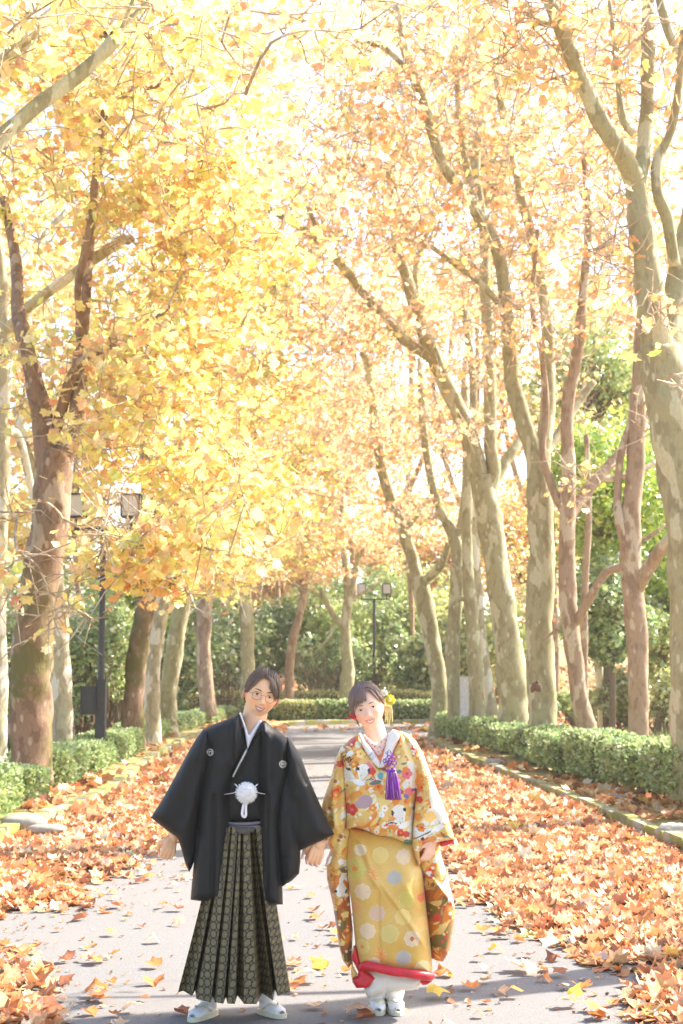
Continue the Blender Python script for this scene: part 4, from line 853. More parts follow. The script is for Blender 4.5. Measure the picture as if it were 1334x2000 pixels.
def seg(x, y, a, b):
    a = np.array(a, float); b = np.array(b, float); ab = b-a; t = np.clip(((x-a[0])*ab[0]+(y-a[1])*ab[1])/(ab@ab), 0, 1)
    return np.hypot(x-a[0]-t*ab[0], y-a[1]-t*ab[1]), t
def puff(name, outline, Y0, Tf, Tb, R, colfn, parent, mat, folds=(), step=2.0, shapefn=None, hang=0.0, sm=0, hem=True):
    """closed cloth volume: front outline in photo pixels at distance Y0, thickness Tf towards the camera and Tb away"""
    poly = catmull(outline, sm) if sm else np.array(outline, float)
    x0, y0 = poly.min(0)-step; x1, y1 = poly.max(0)+step
    nx_, ny_ = int((x1-x0)/step)+2, int((y1-y0)/step)+2
    gx_, gy_ = np.meshgrid(x0+np.arange(nx_)*step, y0+np.arange(ny_)*step)
    cin = inside(poly, gx_[:-1, :-1]+step/2, gy_[:-1, :-1]+step/2)
    use = np.zeros((ny_, nx_), int)
    use[:-1, :-1] += cin; use[1:, :-1] += cin; use[:-1, 1:] += cin; use[1:, 1:] += cin
    idx = -np.ones((ny_, nx_), int); sel = use > 0; k = sel.sum(); idx[sel] = np.arange(k)
    Q = np.stack([gx_[sel], gy_[sel]], 1); bd = use[sel] < 4
    d, npnt = nearest(poly, Q); Q[bd] = npnt[bd]; d[bd] = 0
    prof = np.sqrt(np.clip(1-(1-np.clip(d/R, 0, 1))**2, 0, 1))
    f = np.zeros(len(Q))
    for (ax, ay, bx, by, amp, w) in folds:
        dd, t = seg(Q[:, 0], Q[:, 1], (ax, ay), (bx, by)); f += amp*np.exp(-(dd/w)**2)
    f += .0045*vnoise(np.stack([Q[:, 0]*.075, Q[:, 1]*.014], 1), int(abs(x0)) % 97)+.0022*vnoise(np.stack([Q[:, 0]*.16, Q[:, 1]*.06], 1), 7)
    f *= np.clip(d/6, 0, 1)
    sh = shapefn(Q[:, 0], Q[:, 1]) if shapefn else 0
    W0 = np.array([tuple(P(q[0], q[1], Y0)) for q in Q])
    front = W0.copy(); front[:, 1] += -Tf*prof-f+sh
    back = W0.copy(); back[:, 1] += Tb*prof+sh
    bi = np.where(~bd)[0]; mp = np.arange(len(Q)); mp[bi] = len(Q)+np.arange(len(bi)); front[bd, 1] = W0[bd, 1]+(sh[bd] if shapefn else 0)
    V = np.concatenate([front, back[bi]])
    a = idx[:-1, :-1][cin]; b = idx[:-1, 1:][cin]; c = idx[1:, 1:][cin]; e = idx[1:, :-1][cin]
    FF = np.concatenate([np.stack([a, e, c, b], 1), np.stack([mp[a], mp[b], mp[c], mp[e]], 1)])
    col = colfn(Q[:, 0], Q[:, 1]); col = np.concatenate([col, col[bi]])
    return mesh_obj(name, V, FF, mat, parent, col=col)
def solid(c): return lambda x, y: np.tile(np.array(c, float), (len(x), 1))
def loft(name, rings, parent, mat, col=None, closed=True, cap=False):
    rings = [np.array(r, float) for r in rings]; n = len(rings[0]); V = np.concatenate(rings); Fc = []
    for i in range(len(rings)-1):
        for k in range(n if closed else n-1): k2 = (k+1) % n; Fc.append((i*n+k, (i+1)*n+k, (i+1)*n+k2, i*n+k2))
    if cap: Fc.append(tuple(range(n))); Fc.append(tuple((len(rings)-1)*n+k for k in range(n-1, -1, -1)))
    return mesh_obj(name, V, Fc, mat, parent, col=col)
def capsule(mb, a, b, ra, rb, n=14, flat=1.0):
    a = Vector(a); b = Vector(b); d = (b-a).normalized(); pts = []; rr = []
    for t in (-1, -.92, -.7, -.38): pts.append(a+d*ra*t); rr.append(max(.0008, ra*math.sqrt(1-t*t)))
    pts.append(a); rr.append(ra); pts.append(b); rr.append(rb)
    for t in (.38, .7, .92, 1): pts.append(b+d*rb*t); rr.append(max(.0008, rb*math.sqrt(1-t*t)))
    mb.tube(pts, rr, n=n, flat=flat)
def head_mesh(mb, c, M, sc=1.0, female=False):
    nn, mm = 72, 60; V = []
    th = np.repeat(np.linspace(.001, math.pi-.001, mm+1), nn); ph = np.tile(np.arange(nn)*2*math.pi/nn, mm+1)
    ux, uy, uz = np.sin(th)*np.cos(ph), np.sin(th)*np.sin(ph), np.cos(th)
    jaw = smooth01((-uz-.05)/.95)
    x = ux*HX*(1-(.26 if not female else .31)*jaw); y = uy*.090; z = uz*.116
    y = np.where(uy > 0, y*(1-.30*jaw)+.008, y)-.010*jaw
    front = smooth01(-uy*1.6)
    g = lambda x0, z0, sx, sz: np.exp(-((x-x0)/sx)**2-((z-z0)/sz)**2)*front
    def gs(x0, z0, sx, sz): return g(x0, z0, sx, sz)+g(-x0, z0, sx, sz)
    o = 0
    o = o+.0045*gs(.028, .024, .022, .009)            # brow
    o = o-.0085*gs(.031, .004, .018, .012)            # eye sockets
    o = o+.0055*gs(.043, -.026, .018, .020)           # cheeks
    o = o-.002*gs(.055, -.055, .02, .02)
    nl = .019 if not female else .0155
    ridge = np.clip((.012-z)/.045, 0, 1); ridge = np.where(z < -.034, np.clip(1-(-.034-z)/.010, 0, 1), ridge)
    o = o+nl*ridge*np.exp(-(x/(.0075+.004*ridge))**2)*front*(z < .014)*smooth01((.016-z)/.01)
    o = o+.0075*gs(.0125, -.034, .006, .006)          # nostril wings
    o = o+.0045*g(0, -.060, .026, .013)-.0035*g(0, -.0605, .022, .0022)+.002*g(0, -.055, .016, .004)+.0028*g(0, -.067, .016, .0045)
    o = o-.0035*g(0, -.080, .018, .006)+.0055*g(0, -.097, .020, .012)
    o = o-.002*gs(.028, -.058, .006, .008)            # smile corners
    y = y-o
    Q = np.stack([x, y, z], 1)*sc
    R = np.array(M); W_ = Q@R.T+np.array(c)
    Fc = [(j*nn+k, (j+1)*nn+k, (j+1)*nn+(k+1) % nn, j*nn+(k+1) % nn) for j in range(mm) for k in range(nn)]
    mb.add(W_, Fc)
    for sx in (-1, 1):                                 # ears
        em = MB(); Mr = Matrix.Rotation(sx*math.radians(28), 3, 'Z') @ Matrix.Rotation(math.radians(-10), 3, 'X')
        em.ball((0, 0, 0), (.0065*sc, .017*sc, .031*sc), 14, 10, Mr); em.ball((0, 0, 0), (.009*sc, .009*sc, .012*sc), 10, 8, Matrix.Translation((0, 0, 0)).to_3x3())
        Vv = (np.array([tuple(v) for v in em.V])+np.array([sx*(HX+.003)*sc, .012*sc, -.012*sc]))@R.T+np.array(c); mb.add(Vv, em.F)
def head_pt(c, M, x, z, out=0.0, sc=1.0, female=False):  # a point on the face surface
    zz = z/.116; jaw = float(smooth01(np.array((-zz-.05)/.95))); hx = HX*(1-(.26 if not female else .31)*jaw)*math.sqrt(max(.0, 1-zz*zz)); ux = min(.98, abs(x)/max(hx, 1e-6))
    y = -.090*math.sqrt(max(0, 1-zz*zz))*math.sqrt(1-ux*ux)-.010*jaw-out
    return Vector(c)+Matrix(M) @ (Vector((x, y, z))*sc)
def rotM(roll, yaw, pitch=0):                          # roll: head tipping in the picture plane, clockwise positive
    return Matrix.Rotation(math.radians(roll), 3, 'Y') @ Matrix.Rotation(math.radians(yaw), 3, 'Z') @ Matrix.Rotation(math.radians(pitch), 3, 'X')
M_SKIN = vcol('skin', .45, .4, 0, .25)
M_CLOTH = vcol('cloth', .58, .32, .08, bs=.12, bn=500)
M_SILK = vcol('brocade silk', .42, .45, .25, bs=.15, bn=220)
M_HAIR = vcol('hair', .48, .4)
M_WHITEC = vcol('white cotton', .8, .2, .1)
M_EYEW = flat('eye white', (.75, .72, .70), .25); M_IRIS = flat('dark iris', (.025, .015, .012), .12, spec=.6)
M_TEETH = flat('teeth', (.80, .76, .70), .3); M_LIPG = flat('lip', (.55, .22, .17), .4); M_LIPB = flat('red lip', (.70, .24, .20), .35)
M_BROW = flat('eyebrow hair', (.06, .04, .03), .8); M_WIRE = flat('thin gold brown wire', (.22, .12, .09), .35, .3)
def finish_body(name, mb, parent, colfn, vox=.0033, it=2):
    tmp = mesh_obj('tmp_body', mb.V, mb.F, None, parent)
    r = tmp.modifiers.new('r', 'REMESH'); r.mode = 'VOXEL'; r.voxel_size = vox; r.adaptivity = 0
    s_ = tmp.modifiers.new('s', 'SMOOTH'); s_.factor = .5; s_.iterations = it
    dg = bpy.context.evaluated_depsgraph_get(); me = bpy.data.meshes.new_from_object(tmp.evaluated_get(dg)); bpy.data.objects.remove(tmp)
    me.name = name; me.materials.clear(); me.materials.append(M_SKIN)
    n_ = len(me.vertices); co = np.zeros(n_*3); me.vertices.foreach_get('co', co); co = co.reshape(-1, 3)+np.array(world_loc(parent))
    a = me.color_attributes.new('Col', 'FLOAT_COLOR', 'POINT'); c = np.ones((n_, 4)); c[:, :3] = colfn(co); a.data.foreach_set('color', c.ravel())
    me.polygons.foreach_set('use_smooth', np.ones(len(me.polygons), dtype=bool))
    o = bpy.data.objects.new(name, me); COL.objects.link(o); o.parent = parent; return o
def face_bits(root, c, M, sc, female, lipm):
    for sx in (-1, 1):
        ex = sx*.0315; ez = .003
        e = MB(); ctr = Vector(c)+M @ (Vector((ex, -.0715 if not female else -.0715, ez))*sc); Mr = Matrix(M)
        e.ball(ctr, (.0125*sc, .0100*sc, .0062*sc if not female else .0057*sc), 16, 10, Mr); eo = e.obj('eye', M_EYEW, root)
        ib = MB(); gz = Vector(c)+M @ (Vector((ex+.0005, -.0795, ez+.0005))*sc); ib.ball(gz, (.0054*sc, .0028*sc, .0054*sc if not female else .0052*sc), 14, 8, Mr); WL[eo.name] = WL[root.name]; ib.obj('iris', M_IRIS, eo)
        # lash line and lids
        up = MB(); pts = []
        for t in np.linspace(-1, 1, 9):
            pts.append(Vector(c)+M @ (Vector((ex+t*.0145*(1 if sx > 0 else 1), -.0825+.0045*t*t+.0018*abs(t), ez+(.0052 if not female else .0044)*(1-t*t)-(.0012 if female else .0008)*(t*sx < 0)*abs(t)))*sc))
        up.tube(pts, [.0005]+[(.0015 if female else .0011)*sc]*7+[.0005], n=6, sub=2); up.obj('eyelash', M_BROW, root)
        lid = MB(); q = [p_+M @ Vector((0, -.0008, .0028*sc)) for p_ in pts]; lid.tube(q, [.001]+[.0024*sc]*7+[.001], n=8, sub=2); mesh_obj('eyelid', lid.V, lid.F, M_SKIN, root, col=np.tile(SK_F if female else SK_M, (len(lid.V), 1)))
        br = MB(); pts = []
        for t in np.linspace(0, 1, 7):
            x_ = sx*(.014+.034*t); z_ = .0215+.0065*math.sin(t*2.3)-(.003*t); pts.append(head_pt(c, M, x_, z_, .0052-.001*t, sc, female))
        br.tube(pts, [(.0014 if female else .0020)*sc*f_ for f_ in (.7, 1.2, 1.3, 1.2, 1.0, .7, .3)], n=8, sub=2); br.obj('eyebrow', M_BROW, root)
    # smiling mouth
    lw = .026 if not female else .027; N_ = 13
    def curve(zc, w_, dep, out):
        return [head_pt(c, M, t*w_, zc+dep*(t*t), out-(.006*t*t), sc, female) for t in np.linspace(-1, 1, N_)]
    u_ = curve(-.0560, lw, .0065, .0090); l_ = curve(-.0700, lw*.96, .0185, .0085)
    ml = MB(); ml.tube(u_, [.0004]+[.0020*sc*math.sin(math.pi*(i/(N_-1)))**.5+.0006 for i in range(1, N_-1)]+[.0004], n=8, sub=2)
    ml.tube(l_, [.0004]+[.0028*sc*math.sin(math.pi*(i/(N_-1)))**.6+.0006 for i in range(1, N_-1)]+[.0004], n=8, sub=2); ml.obj('lips', lipm, root)
    a = curve(-.0560, lw*.94, .0065, .0072); b = curve(-.0690, lw*.88, .0165, .0072); t_ = MB(); t_.add(a+b+[p_+M @ Vector((0, .004, 0)) for p_ in a+b], [(i, i+1, N_+i+1, N_+i) for i in range(N_-1)]+[(2*N_+i+1, 2*N_+i, 3*N_+i, 3*N_+i+1) for i in range(N_-1)]); t_.obj('teeth', M_TEETH, root)
def hair_shell(name, c, M, sc, hl, parent, colr, thick=.016, seed=1, back=-.07, wave=.003, side=None):
    nn, mm = 180, 90
    th = np.repeat(np.linspace(.001, math.pi*.86, mm+1), nn); ph = np.tile(np.arange(nn)*2*math.pi/nn, mm+1)
    ux, uy, uz = np.sin(th)*np.cos(ph), np.sin(th)*np.sin(ph), np.cos(th); jaw = smooth01((-uz-.05)/.95)
    x = ux*HX*(1-.3*jaw); y = np.where(uy > 0, uy*.090*(1-.2*jaw)+.008, uy*.090)-.006*jaw; z = uz*.116
    line = hl(x, y); m_ = z-line; k = smooth01(m_/.012+.3)
    flow = np.sin((x-.01)*520+z*60*np.sign(x)+np.sin(z*90)*1.5)*.35+np.sin(ph*61+z*130)*.4+np.sin(ph*27+z*45+seed)*.5
    t = (thick*(.75+.55*smooth01((z)/.08)))*k-.010*(1-k)+wave*flow*k
    nr = np.stack([ux/.8, uy/.9, uz/1.1], 1); nr /= np.linalg.norm(nr, axis=1)[:, None]
    Q = (np.stack([x, y, z], 1)+nr*t[:, None])*sc; W_ = Q@np.array(M).T+np.array(c)
    keep = (k > .001)
    Fc = []
    for j in range(mm):
        for i in range(nn):
            q = (j*nn+i, (j+1)*nn+i, (j+1)*nn+(i+1) % nn, j*nn+(i+1) % nn)
            if keep[q[0]] or keep[q[2]] or keep[q[1]]: Fc.append(q)
    cc = np.array(colr)[None]*(1+.28*np.sin(ph*83+z*120)[:, None])
    return mesh_obj(name, W_, Fc, M_HAIR, parent, col=np.clip(cc, 0, 1))
def lock(mb, c, M, sc, pts, r):                        # pts: head-local (x, z, out) on the face surface
    mb.tube([head_pt(c, M, p_[0], p_[1], p_[2], sc) for p_ in pts], [r*f_ for f_ in np.interp(np.linspace(0, 1, len(pts)), [0, .25, .7, 1], [.5, 1, .8, .15])], n=7, sub=4, flat=.6)
SK_M = np.array([.88, .51, .29]); SK_F = np.array([.91, .58, .42])
def fist(mb, w, d, up, nrm, sc=1.0, curl=1.0):
    """hand: w wrist point, d direction of the palm, up across the knuckles (towards the thumb), nrm out of the back of the hand"""
    d = Vector(d).normalized(); up = Vector(up).normalized(); nrm = Vector(nrm).normalized(); w = Vector(w)
    for k in range(4): capsule(mb, w+d*.012*sc+up*(.018-.012*k)*sc, w+d*.078*sc+up*(.030-.020*k)*sc, .015*sc, .0125*sc)
    L = [(.040, .026, .020), (.044, .028, .021), (.041, .026, .020), (.032, .020, .017)]
    for k in range(4):
        a = w+d*.088*sc+up*(.031-.0205*k)*sc; ang = [.55*curl, 1.55*curl, 2.45*curl]; p_ = a; dirs = [d*math.cos(t)-nrm*math.sin(t) for t in ang]
        for q in range(3):
            e = p_+dirs[q]*L[k][q]*.86*sc; capsule(mb, p_, e, (.0096-.0008*q-(.0012 if k == 3 else 0))*sc, (.0088-.0008*q-(.0012 if k == 3 else 0))*sc, 10); p_ = e
    a = w+d*.024*sc+up*.030*sc-nrm*.006*sc; b = a+(d*.7+up*.55-nrm*.35).normalized()*.038*sc; e = b+(d*.8-up*.15-nrm*.55).normalized()*.030*sc; f_ = e+(d*.5-up*.5-nrm*.6).normalized()*.022*sc
    capsule(mb, a, b, .0150*sc, .0115*sc); capsule(mb, b, e, .0110*sc, .0098*sc); capsule(mb, e, f_, .0098*sc, .0085*sc)
def cx(z, ox, oy, k): return lambda p_: (ox+p_[0]*k, oy+p_[1]*k)
def mp(pts, ox, oy, k): return [(ox+x*k, oy+y*k) for x, y in pts]
HX = .079
A1 = lambda pts: mp(pts, 270, 1280, .3)                # groom, upper picture
A2 = lambda pts: mp(pts, 270, 1600, .3)                # groom, lower picture
B1 = lambda pts: mp(pts, 590, 1300, .2474)
B2 = lambda pts: mp(pts, 600, 1600, .24)
# ================================================================== GROOM
YG = 8.0
gf = P(462, 1988, YG)
GR = thing('person', 'man in black crested haori and dotted hakama, smiling, head tilted toward the woman', 'person', (gf.x, YG, 0), 'couple holding hands')
hM = rotM(15, 9, 2); hc = P(514, 1360, YG-.03)+hM @ Vector((0, .088, 0)); hs = 1.06
mb = MB(); head_mesh(mb, hc, hM, hs)
nk = P(488, 1440, YG+.02); capsule(mb, nk, Vector(hc)+hM @ Vector((-.005, .015, -.06)), .064, .062, 20)
ch = P(472, 1500, YG+.06); pel = P(462, 1650, YG+.06)
capsule(mb, ch+Vector((-.07, 0, 0)), ch+Vector((.07, 0, 0)), .10, .10, 20); capsule(mb, ch, pel, .11, .10, 20); capsule(mb, pel+Vector((-.05, 0, 0)), pel+Vector((.05, 0, 0)), .10, .10, 20); capsule(mb, ch+Vector((0, 0, .02)), nk, .10, .06, 20)
shl, elb, wrl = P(405, 1460, YG+.05), P(352, 1560, YG+.03), P(340, 1632, YG-.05)
capsule(mb, ch+Vector((-.08, 0, .05)), shl, .09, .058); capsule(mb, shl, elb, .055, .043); capsule(mb, elb, wrl, .043, .028)
fist(mb, P(336, 1634, YG-.05), (-.22, -.25, -.95), (-.8, -.45, .28), (.35, -.9, -.1), .95, 1.0)
shr, elr, wrr = P(560, 1475, YG+.05), P(600, 1575, YG+.04), P(622, 1648, YG-.06)
capsule(mb, ch+Vector((.08, 0, .05)), shr, .09, .058); capsule(mb, shr, elr, .055, .043); capsule(mb, elr, wrr, .043, .030)
fist(mb, P(624, 1642, YG-.06), (-.25, -.15, -1), (-.95, -.2, .2), (.15, -1, 0), .95, .75)
for (hx_, kx, ax) in ((430, 415, 402), (495, 512, 518)):
    capsule(mb, P(hx_, 1690, YG+.06), P(kx, 1810, YG+.08), .085, .06); capsule(mb, P(kx, 1810, YG+.08), P(ax, 1965, YG+.12), .05, .028)
def cfun(co):
    loc = (co-np.array(hc))@np.array(hM)/hs; c = np.tile(SK_M, (len(co), 1)); x, y, z = loc.T
    on = (np.abs(z) < .12) & (y < 0)
    ck = np.exp(-((np.abs(x)-.04)/.018)**2-((z+.03)/.016)**2)*on; c += ck[:, None]*np.array([.06, -.07, -.05])
    ear = (np.abs(x) > .072) & (np.abs(z) < .06); c[ear] = [.74, .36, .22]
    return np.clip(c, 0, 1)
finish_body('body', mb, GR, cfun)
face_bits(GR, hc, hM, hs, False, M_LIPG)
ghl = lambda x, y: np.where(y < .0, np.interp(x, [-.085, -.072, -.060, -.045, -.02, .0, .02, .045, .06, .072, .085], [-.02, -.005, .035, .058, .082, .086, .078, .060, .040, .0, -.02]), -.02-.055*smooth01(y/.05))
hb = hair_shell('hair', hc, hM, hs, ghl, GR, (.12, .075, .05), .012, 1)
lk = MB(); rl = np.random.default_rng(2)
for i in range(46):                                    # fringe swept to the picture's right from the parting
    s_ = rl.uniform(0, 1); x0 = -.014+.02*rl.normal()*.5; xe = .018+.054*s_; ze = .048-.062*s_+rl.normal()*.006
    lock(lk, hc, hM, hs, [(x0, .100, .014), (x0+(xe-x0)*.4+.004, .098-.014*s_, .018), (x0+(xe-x0)*.8+.006, .075-.036*s_, .016), (xe, ze, .006+.004*rl.uniform())], .0042)
for i in range(26):
    s_ = rl.uniform(0, 1); xe = -.052-.022*s_; ze = .045-.055*s_
    lock(lk, hc, hM, hs, [(-.018, .100, .014), (-.034, .088-.01*s_, .016), (-.054, .070-.03*s_, .012), (xe, ze, .003)], .004)
for i in range(12):
    a = rl.uniform(-.06, .07); lk.tube([Vector(hc)+hM @ (Vector((a, .01+rl.uniform(-.04, .06), .110))*hs), Vector(hc)+hM @ (Vector((a+.01, .02, .132))*hs), Vector(hc)+hM @ (Vector((a+.035, .0, .135-abs(a)*.3))*hs)], [.002, .0016, .0004], n=5, sub=3)
def crown_locks(lk, c, M, sc, part, n_, seed, lo, r=.0034):
    rl = np.random.default_rng(seed)
    for i in range(n_):
        sx = rl.choice([-1, 1]); yy = rl.uniform(-.85, .75); x_end = sx*(.98-.2*rl.uniform()); pts = []
        zt = rl.uniform(lo, lo+.05)
        for t in np.linspace(0, 1, 6):
            a = (t*(1.45+.25*rl.uniform()*0))*sx; ux = math.sin(a); uz = math.cos(a)
            y0 = yy*(1-.15*t); k = math.sqrt(max(0, 1-y0*y0)); x = part*(1-t)+ux*HX*k*1.12; z = uz*.116*k*1.10; y = (y0*.090 if y0 < 0 else y0*.098)
            if y0 < -.35 and z < .075: break
            pts.append(Vector(c)+Matrix(M) @ (Vector((x, y*1.12, z))*sc)+Vector(rl.normal(size=3)*.0012))
        if len(pts) > 2: lk.tube(pts, [r*f_ for f_ in np.interp(np.linspace(0, 1, len(pts)), [0, .3, .8, 1], [.4, 1, .8, .2])], n=6, sub=3)
crown_locks(lk, hc, hM, hs, -.012, 150, 21, 0)
WL[hb.name] = WL[GR.name]
mesh_obj('hair_locks', lk.V, lk.F, M_HAIR, hb, col=np.tile([.15, .095, .065], (len(lk.V), 1)))
# spectacles
gm = MB()
for sx in (-1, 1):
    pts = []
    for k in range(21):
        a = 2*math.pi*k/20; rx, rz = .0215, .0185
        pts.append(Vector(hc)+hM @ (Vector((sx*.0325+rx*math.copysign(abs(math.cos(a))**.75, math.cos(a)), -.104+.012*abs(math.cos(a)*.5+sx*.5*1)*0+.010*((sx*.0325+rx*math.cos(a))/.054)**2, -.004+rz*math.copysign(abs(math.sin(a))**.75, math.sin(a))))*hs))
    gm.tube(pts, [.0012]*21, n=6, cap=False)
    gm.tube([Vector(hc)+hM @ (Vector((sx*.054, -.094, .003))*hs), Vector(hc)+hM @ (Vector((sx*.077, -.06, .003))*hs), Vector(hc)+hM @ (Vector((sx*.079, .01, .004))*hs)], [.0011]*3, n=6)
gm.tube([Vector(hc)+hM @ (Vector((-.012, -.104, .003))*hs), Vector(hc)+hM @ (Vector((0, -.108, .006))*hs), Vector(hc)+hM @ (Vector((.012, -.104, .003))*hs)], [.0009]*3, n=6)
gm.obj('spectacles', M_WIRE, GR)
BLK = (.013, .0125, .0125); BLK2 = (.017, .0165, .017)
# white under collar, inner black kimono
puff('under_collar', A1([(655, 375), (690, 470), (712, 620), (735, 560), (808, 425), (790, 420), (725, 518), (716, 512), (668, 372)]), YG-.075, .018, .03, 10, solid((.80, .80, .84)), GR, M_WHITEC, step=1.5)
def kcol(x, y):
    c = np.tile(np.array(BLK), (len(x), 1)); d_, _ = seg(x, y, A1([(712, 605)])[0], A1([(622, 782)])[0]); c[d_ < 1.3] = (.72, .70, .62)
    return c
puff('kimono', A1([(690, 470), (712, 605), (800, 432), (835, 520), (830, 1085), (560, 1085), (560, 700), (640, 470)]), YG-.055, .03, .10, 26, kcol, GR, M_CLOTH, step=1.6,
     folds=[(*A1([(712, 605)])[0], *A1([(625, 780)])[0], .012, 6), (*A1([(800, 480)])[0], *A1([(640, 770)])[0], .012, 9), (*A1([(625, 800)])[0], *A1([(790, 830)])[0], .006, 5), (*A1([(630, 900)])[0], *A1([(780, 870)])[0], .005, 5)])
# hakama: pleated skirt as a folded loft with the dot brocade woven along each panel
def hakama():
    hem = A2([(268, 1108), (300, 1104), (362, 1128), (372, 1112), (392, 1134), (488, 1150), (494, 1128), (515, 1148), (572, 1152), (580, 1130), (598, 1152), (645, 1152), (653, 1125), (703, 1155), (782, 1156), (808, 1128), (884, 1148), (890, 1105), (915, 1122), (990, 1105)])
    dep = [.02, -.01, .03, -.05, .06, .09, .02, .085, .10, .03, .10, .105, .01, .10, .10, -.05, .05, -.05, .05, .0]
    top = A2([(520, 40), (532, 40), (556, 40), (572, 40), (584, 40), (606, 40), (612, 42), (622, 40), (655, 40), (660, 42), (664, 40), (676, 40), (680, 42), (694, 40), (732, 40), (738, 42), (746, 40), (752, 42), (772, 40), (830, 40)])
    n_ = len(hem); sub = 5; rows = 150; V = []; UV = []
    for r in range(rows+1):
        t = r/rows; sx = t**1.12; row = []
        for i in range(n_):
            x = top[i][0]*(1-sx)+hem[i][0]*sx; y = 1612+(hem[i][1]-1612)*t
            dd = dep[i]*(.25+.75*t)
            p_ = P(x, y, YG-.03); row.append(Vector((p_.x, p_.y-dd-.055-.02*math.sin(math.pi*i/(n_-1)), p_.z)))
        fine_ = []
        for i in range(n_-1):
            for k in range(sub): fine_.append(row[i].lerp(row[i+1], k/sub))
        fine_.append(row[-1])
        # go round the back
        a, b = row[-1], row[0]; cxm = (a+b)/2; rx = (a.x-b.x)/2
        for k in range(1, 24):
            w = math.pi*k/24; fine_.append(Vector((cxm.x+rx*math.cos(w), YG-.02+(.11+.09*t)*math.sin(w)+.008*math.sin(k*2.1), a.z+(b.z-a.z)*k/24)))
        u = 0; us = [0]
        for i in range(1, len(fine_)): u += (fine_[i]-fine_[i-1]).length; us.append(u)
        V.append(fine_); UV.append(us)
    m_ = len(V[0]); A = np.array([[tuple(v) for v in r] for r in V]).reshape(-1, 3); U = np.array(UV)
    U = U-U[:, m_//3][:, None]; Z = A[:, 2].reshape(rows+1, m_)
    # finer surface for the woven dots: subdivide columns by the number needed
    FF = [(r*m_+k, (r+1)*m_+k, (r+1)*m_+(k+1) % m_, r*m_+(k+1) % m_) for r in range(rows) for k in range(m_)]
    me = bpy.data.meshes.new('hakama'); A = A-np.array(world_loc(GR)); me.from_pydata([tuple(v) for v in A], [], FF)
    uv = me.uv_layers.new(name='UVMap'); u_ = U.ravel(); z_ = Z.ravel()
    lu = []
    for p_ in FF:
        for q, vi in enumerate(p_):
            uu = u_[vi]
            if (p_[0] % m_) == m_-1 and q in (2, 3): uu = u_[p_[0]]+.01
            lu += [uu, z_[vi]]
    uv.data.foreach_set('uv', lu)
    m, n, b = newmat('dotted gold brocade'); b.inputs['Roughness'].default_value = .5; b.inputs['Specular IOR Level'].default_value = .4
    t_ = n.nodes.new('ShaderNodeUVMap'); sp = n.nodes.new('ShaderNodeSeparateXYZ'); n.links.new(t_.outputs[0], sp.inputs[0])
    def MM(op, a, b2=None):
        x_ = N(n, 'ShaderNodeMath', operation=op)
        for i_, v_ in enumerate((a, b2)):
            if v_ is None: continue
            if hasattr(v_, 'links'): n.links.new(v_, x_.inputs[i_])
            else: x_.inputs[i_].default_value = v_
        return x_.outputs[0]
    pit = .0355
    def dots(off, pitch, rr):
        du = MM('SUBTRACT', MM('FRACT', MM('ADD', MM('DIVIDE', sp.outputs[0], pitch), off)), .5); dv = MM('SUBTRACT', MM('FRACT', MM('ADD', MM('DIVIDE', sp.outputs[1], pitch*1.08), off)), .5)
        d_ = MM('SQRT', MM('ADD', MM('MULTIPLY', du, du), MM('MULTIPLY', dv, dv))); return MM('LESS_THAN', d_, rr), d_
    big_, db = dots(0.0, pit, .41); sm_, _ = dots(.5, pit, .20); ctr = MM('LESS_THAN', db, .33)
    ring = MM('SUBTRACT', big_, ctr)
    nz = noise(n, coord(n), 120, 3, .7); gold = ramp(n, nz, [(.3, (.12, .09, .036)), (.7, (.22, .17, .078))])
    c_ = mixc(n, MM('MAXIMUM', big_, MM('MULTIPLY', sm_, .55)), (.022, .020, .014), gold.outputs[0])
    c_ = mixc(n, MM('MULTIPLY', MM('SUBTRACT', MM('LESS_THAN', db, .30), MM('LESS_THAN', db, .26)), .3), c_, (.1, .08, .04)); n.links.new(c_, b.inputs[0])
    me.materials.append(m); me.update(); o = bpy.data.objects.new('hakama', me); COL.objects.link(o); o.parent = GR
    return o
hk = hakama(); WL[hk.name] = WL[GR.name]
M_SASH = flat('dark striped sash', (.10, .085, .07), .6)
w0, w1 = P(446, 1600, YG), P(510, 1600, YG); mb = MB()
for k, (dz, r, mt) in enumerate(((.022, .010, 0), (.002, .008, 0))):
    mb.tube([Vector((w0.x, YG-.075, w0.z-dz-.01)), Vector(((w0.x+w1.x)/2, YG-.105, w0.z-dz-.012)), Vector((w1.x, YG-.085, w1.z-dz-.006))], [r, r, r], n=10, sub=4)
mb.obj('waist_cord', flat('grey violet cord', (.20, .17, .19), .6), hk)
mb = MB(); kk = P(478, 1616, YG); mb.tube([(kk.x-.05, YG-.10, kk.z), (kk.x, YG-.125, kk.z-.004), (kk.x+.05, YG-.105, kk.z)], [.012, .018, .012], n=10, sub=4); mb.obj('waist_knot', M_SASH, hk)
# crest helper: ring with a small emblem woven on the cloth
def crest(x, y, cx_, cy_, r, c, half=None):
    d_ = np.hypot(x-cx_, y-cy_); white = ((d_ > r*.74) & (d_ < r)) | ((d_ < r*.6) & ((np.abs(x-cx_) > r*.30) & (np.abs(x-cx_) < r*.5) & (np.abs(y-cy_) < r*.45))) | ((np.abs(y-cy_+.30*r) < r*.09) & (np.abs(x-cx_) < r*.45)) | ((np.abs(y-cy_-.05*r) < r*.08) & (np.abs(x-cx_) < r*.3)) | ((np.abs(x-cx_) < r*.08) & (np.abs(y-cy_) < r*.4))
    if half: white &= half(x)
    c[white] = (.66, .62, .54); return c
def hcol(x, y):
    c = np.tile(np.array(BLK), (len(x), 1)); c = crest(x, y, 413, 1467.5, 6.6, c); return crest(x, y, 553.5, 1490.5, 6.8, c)
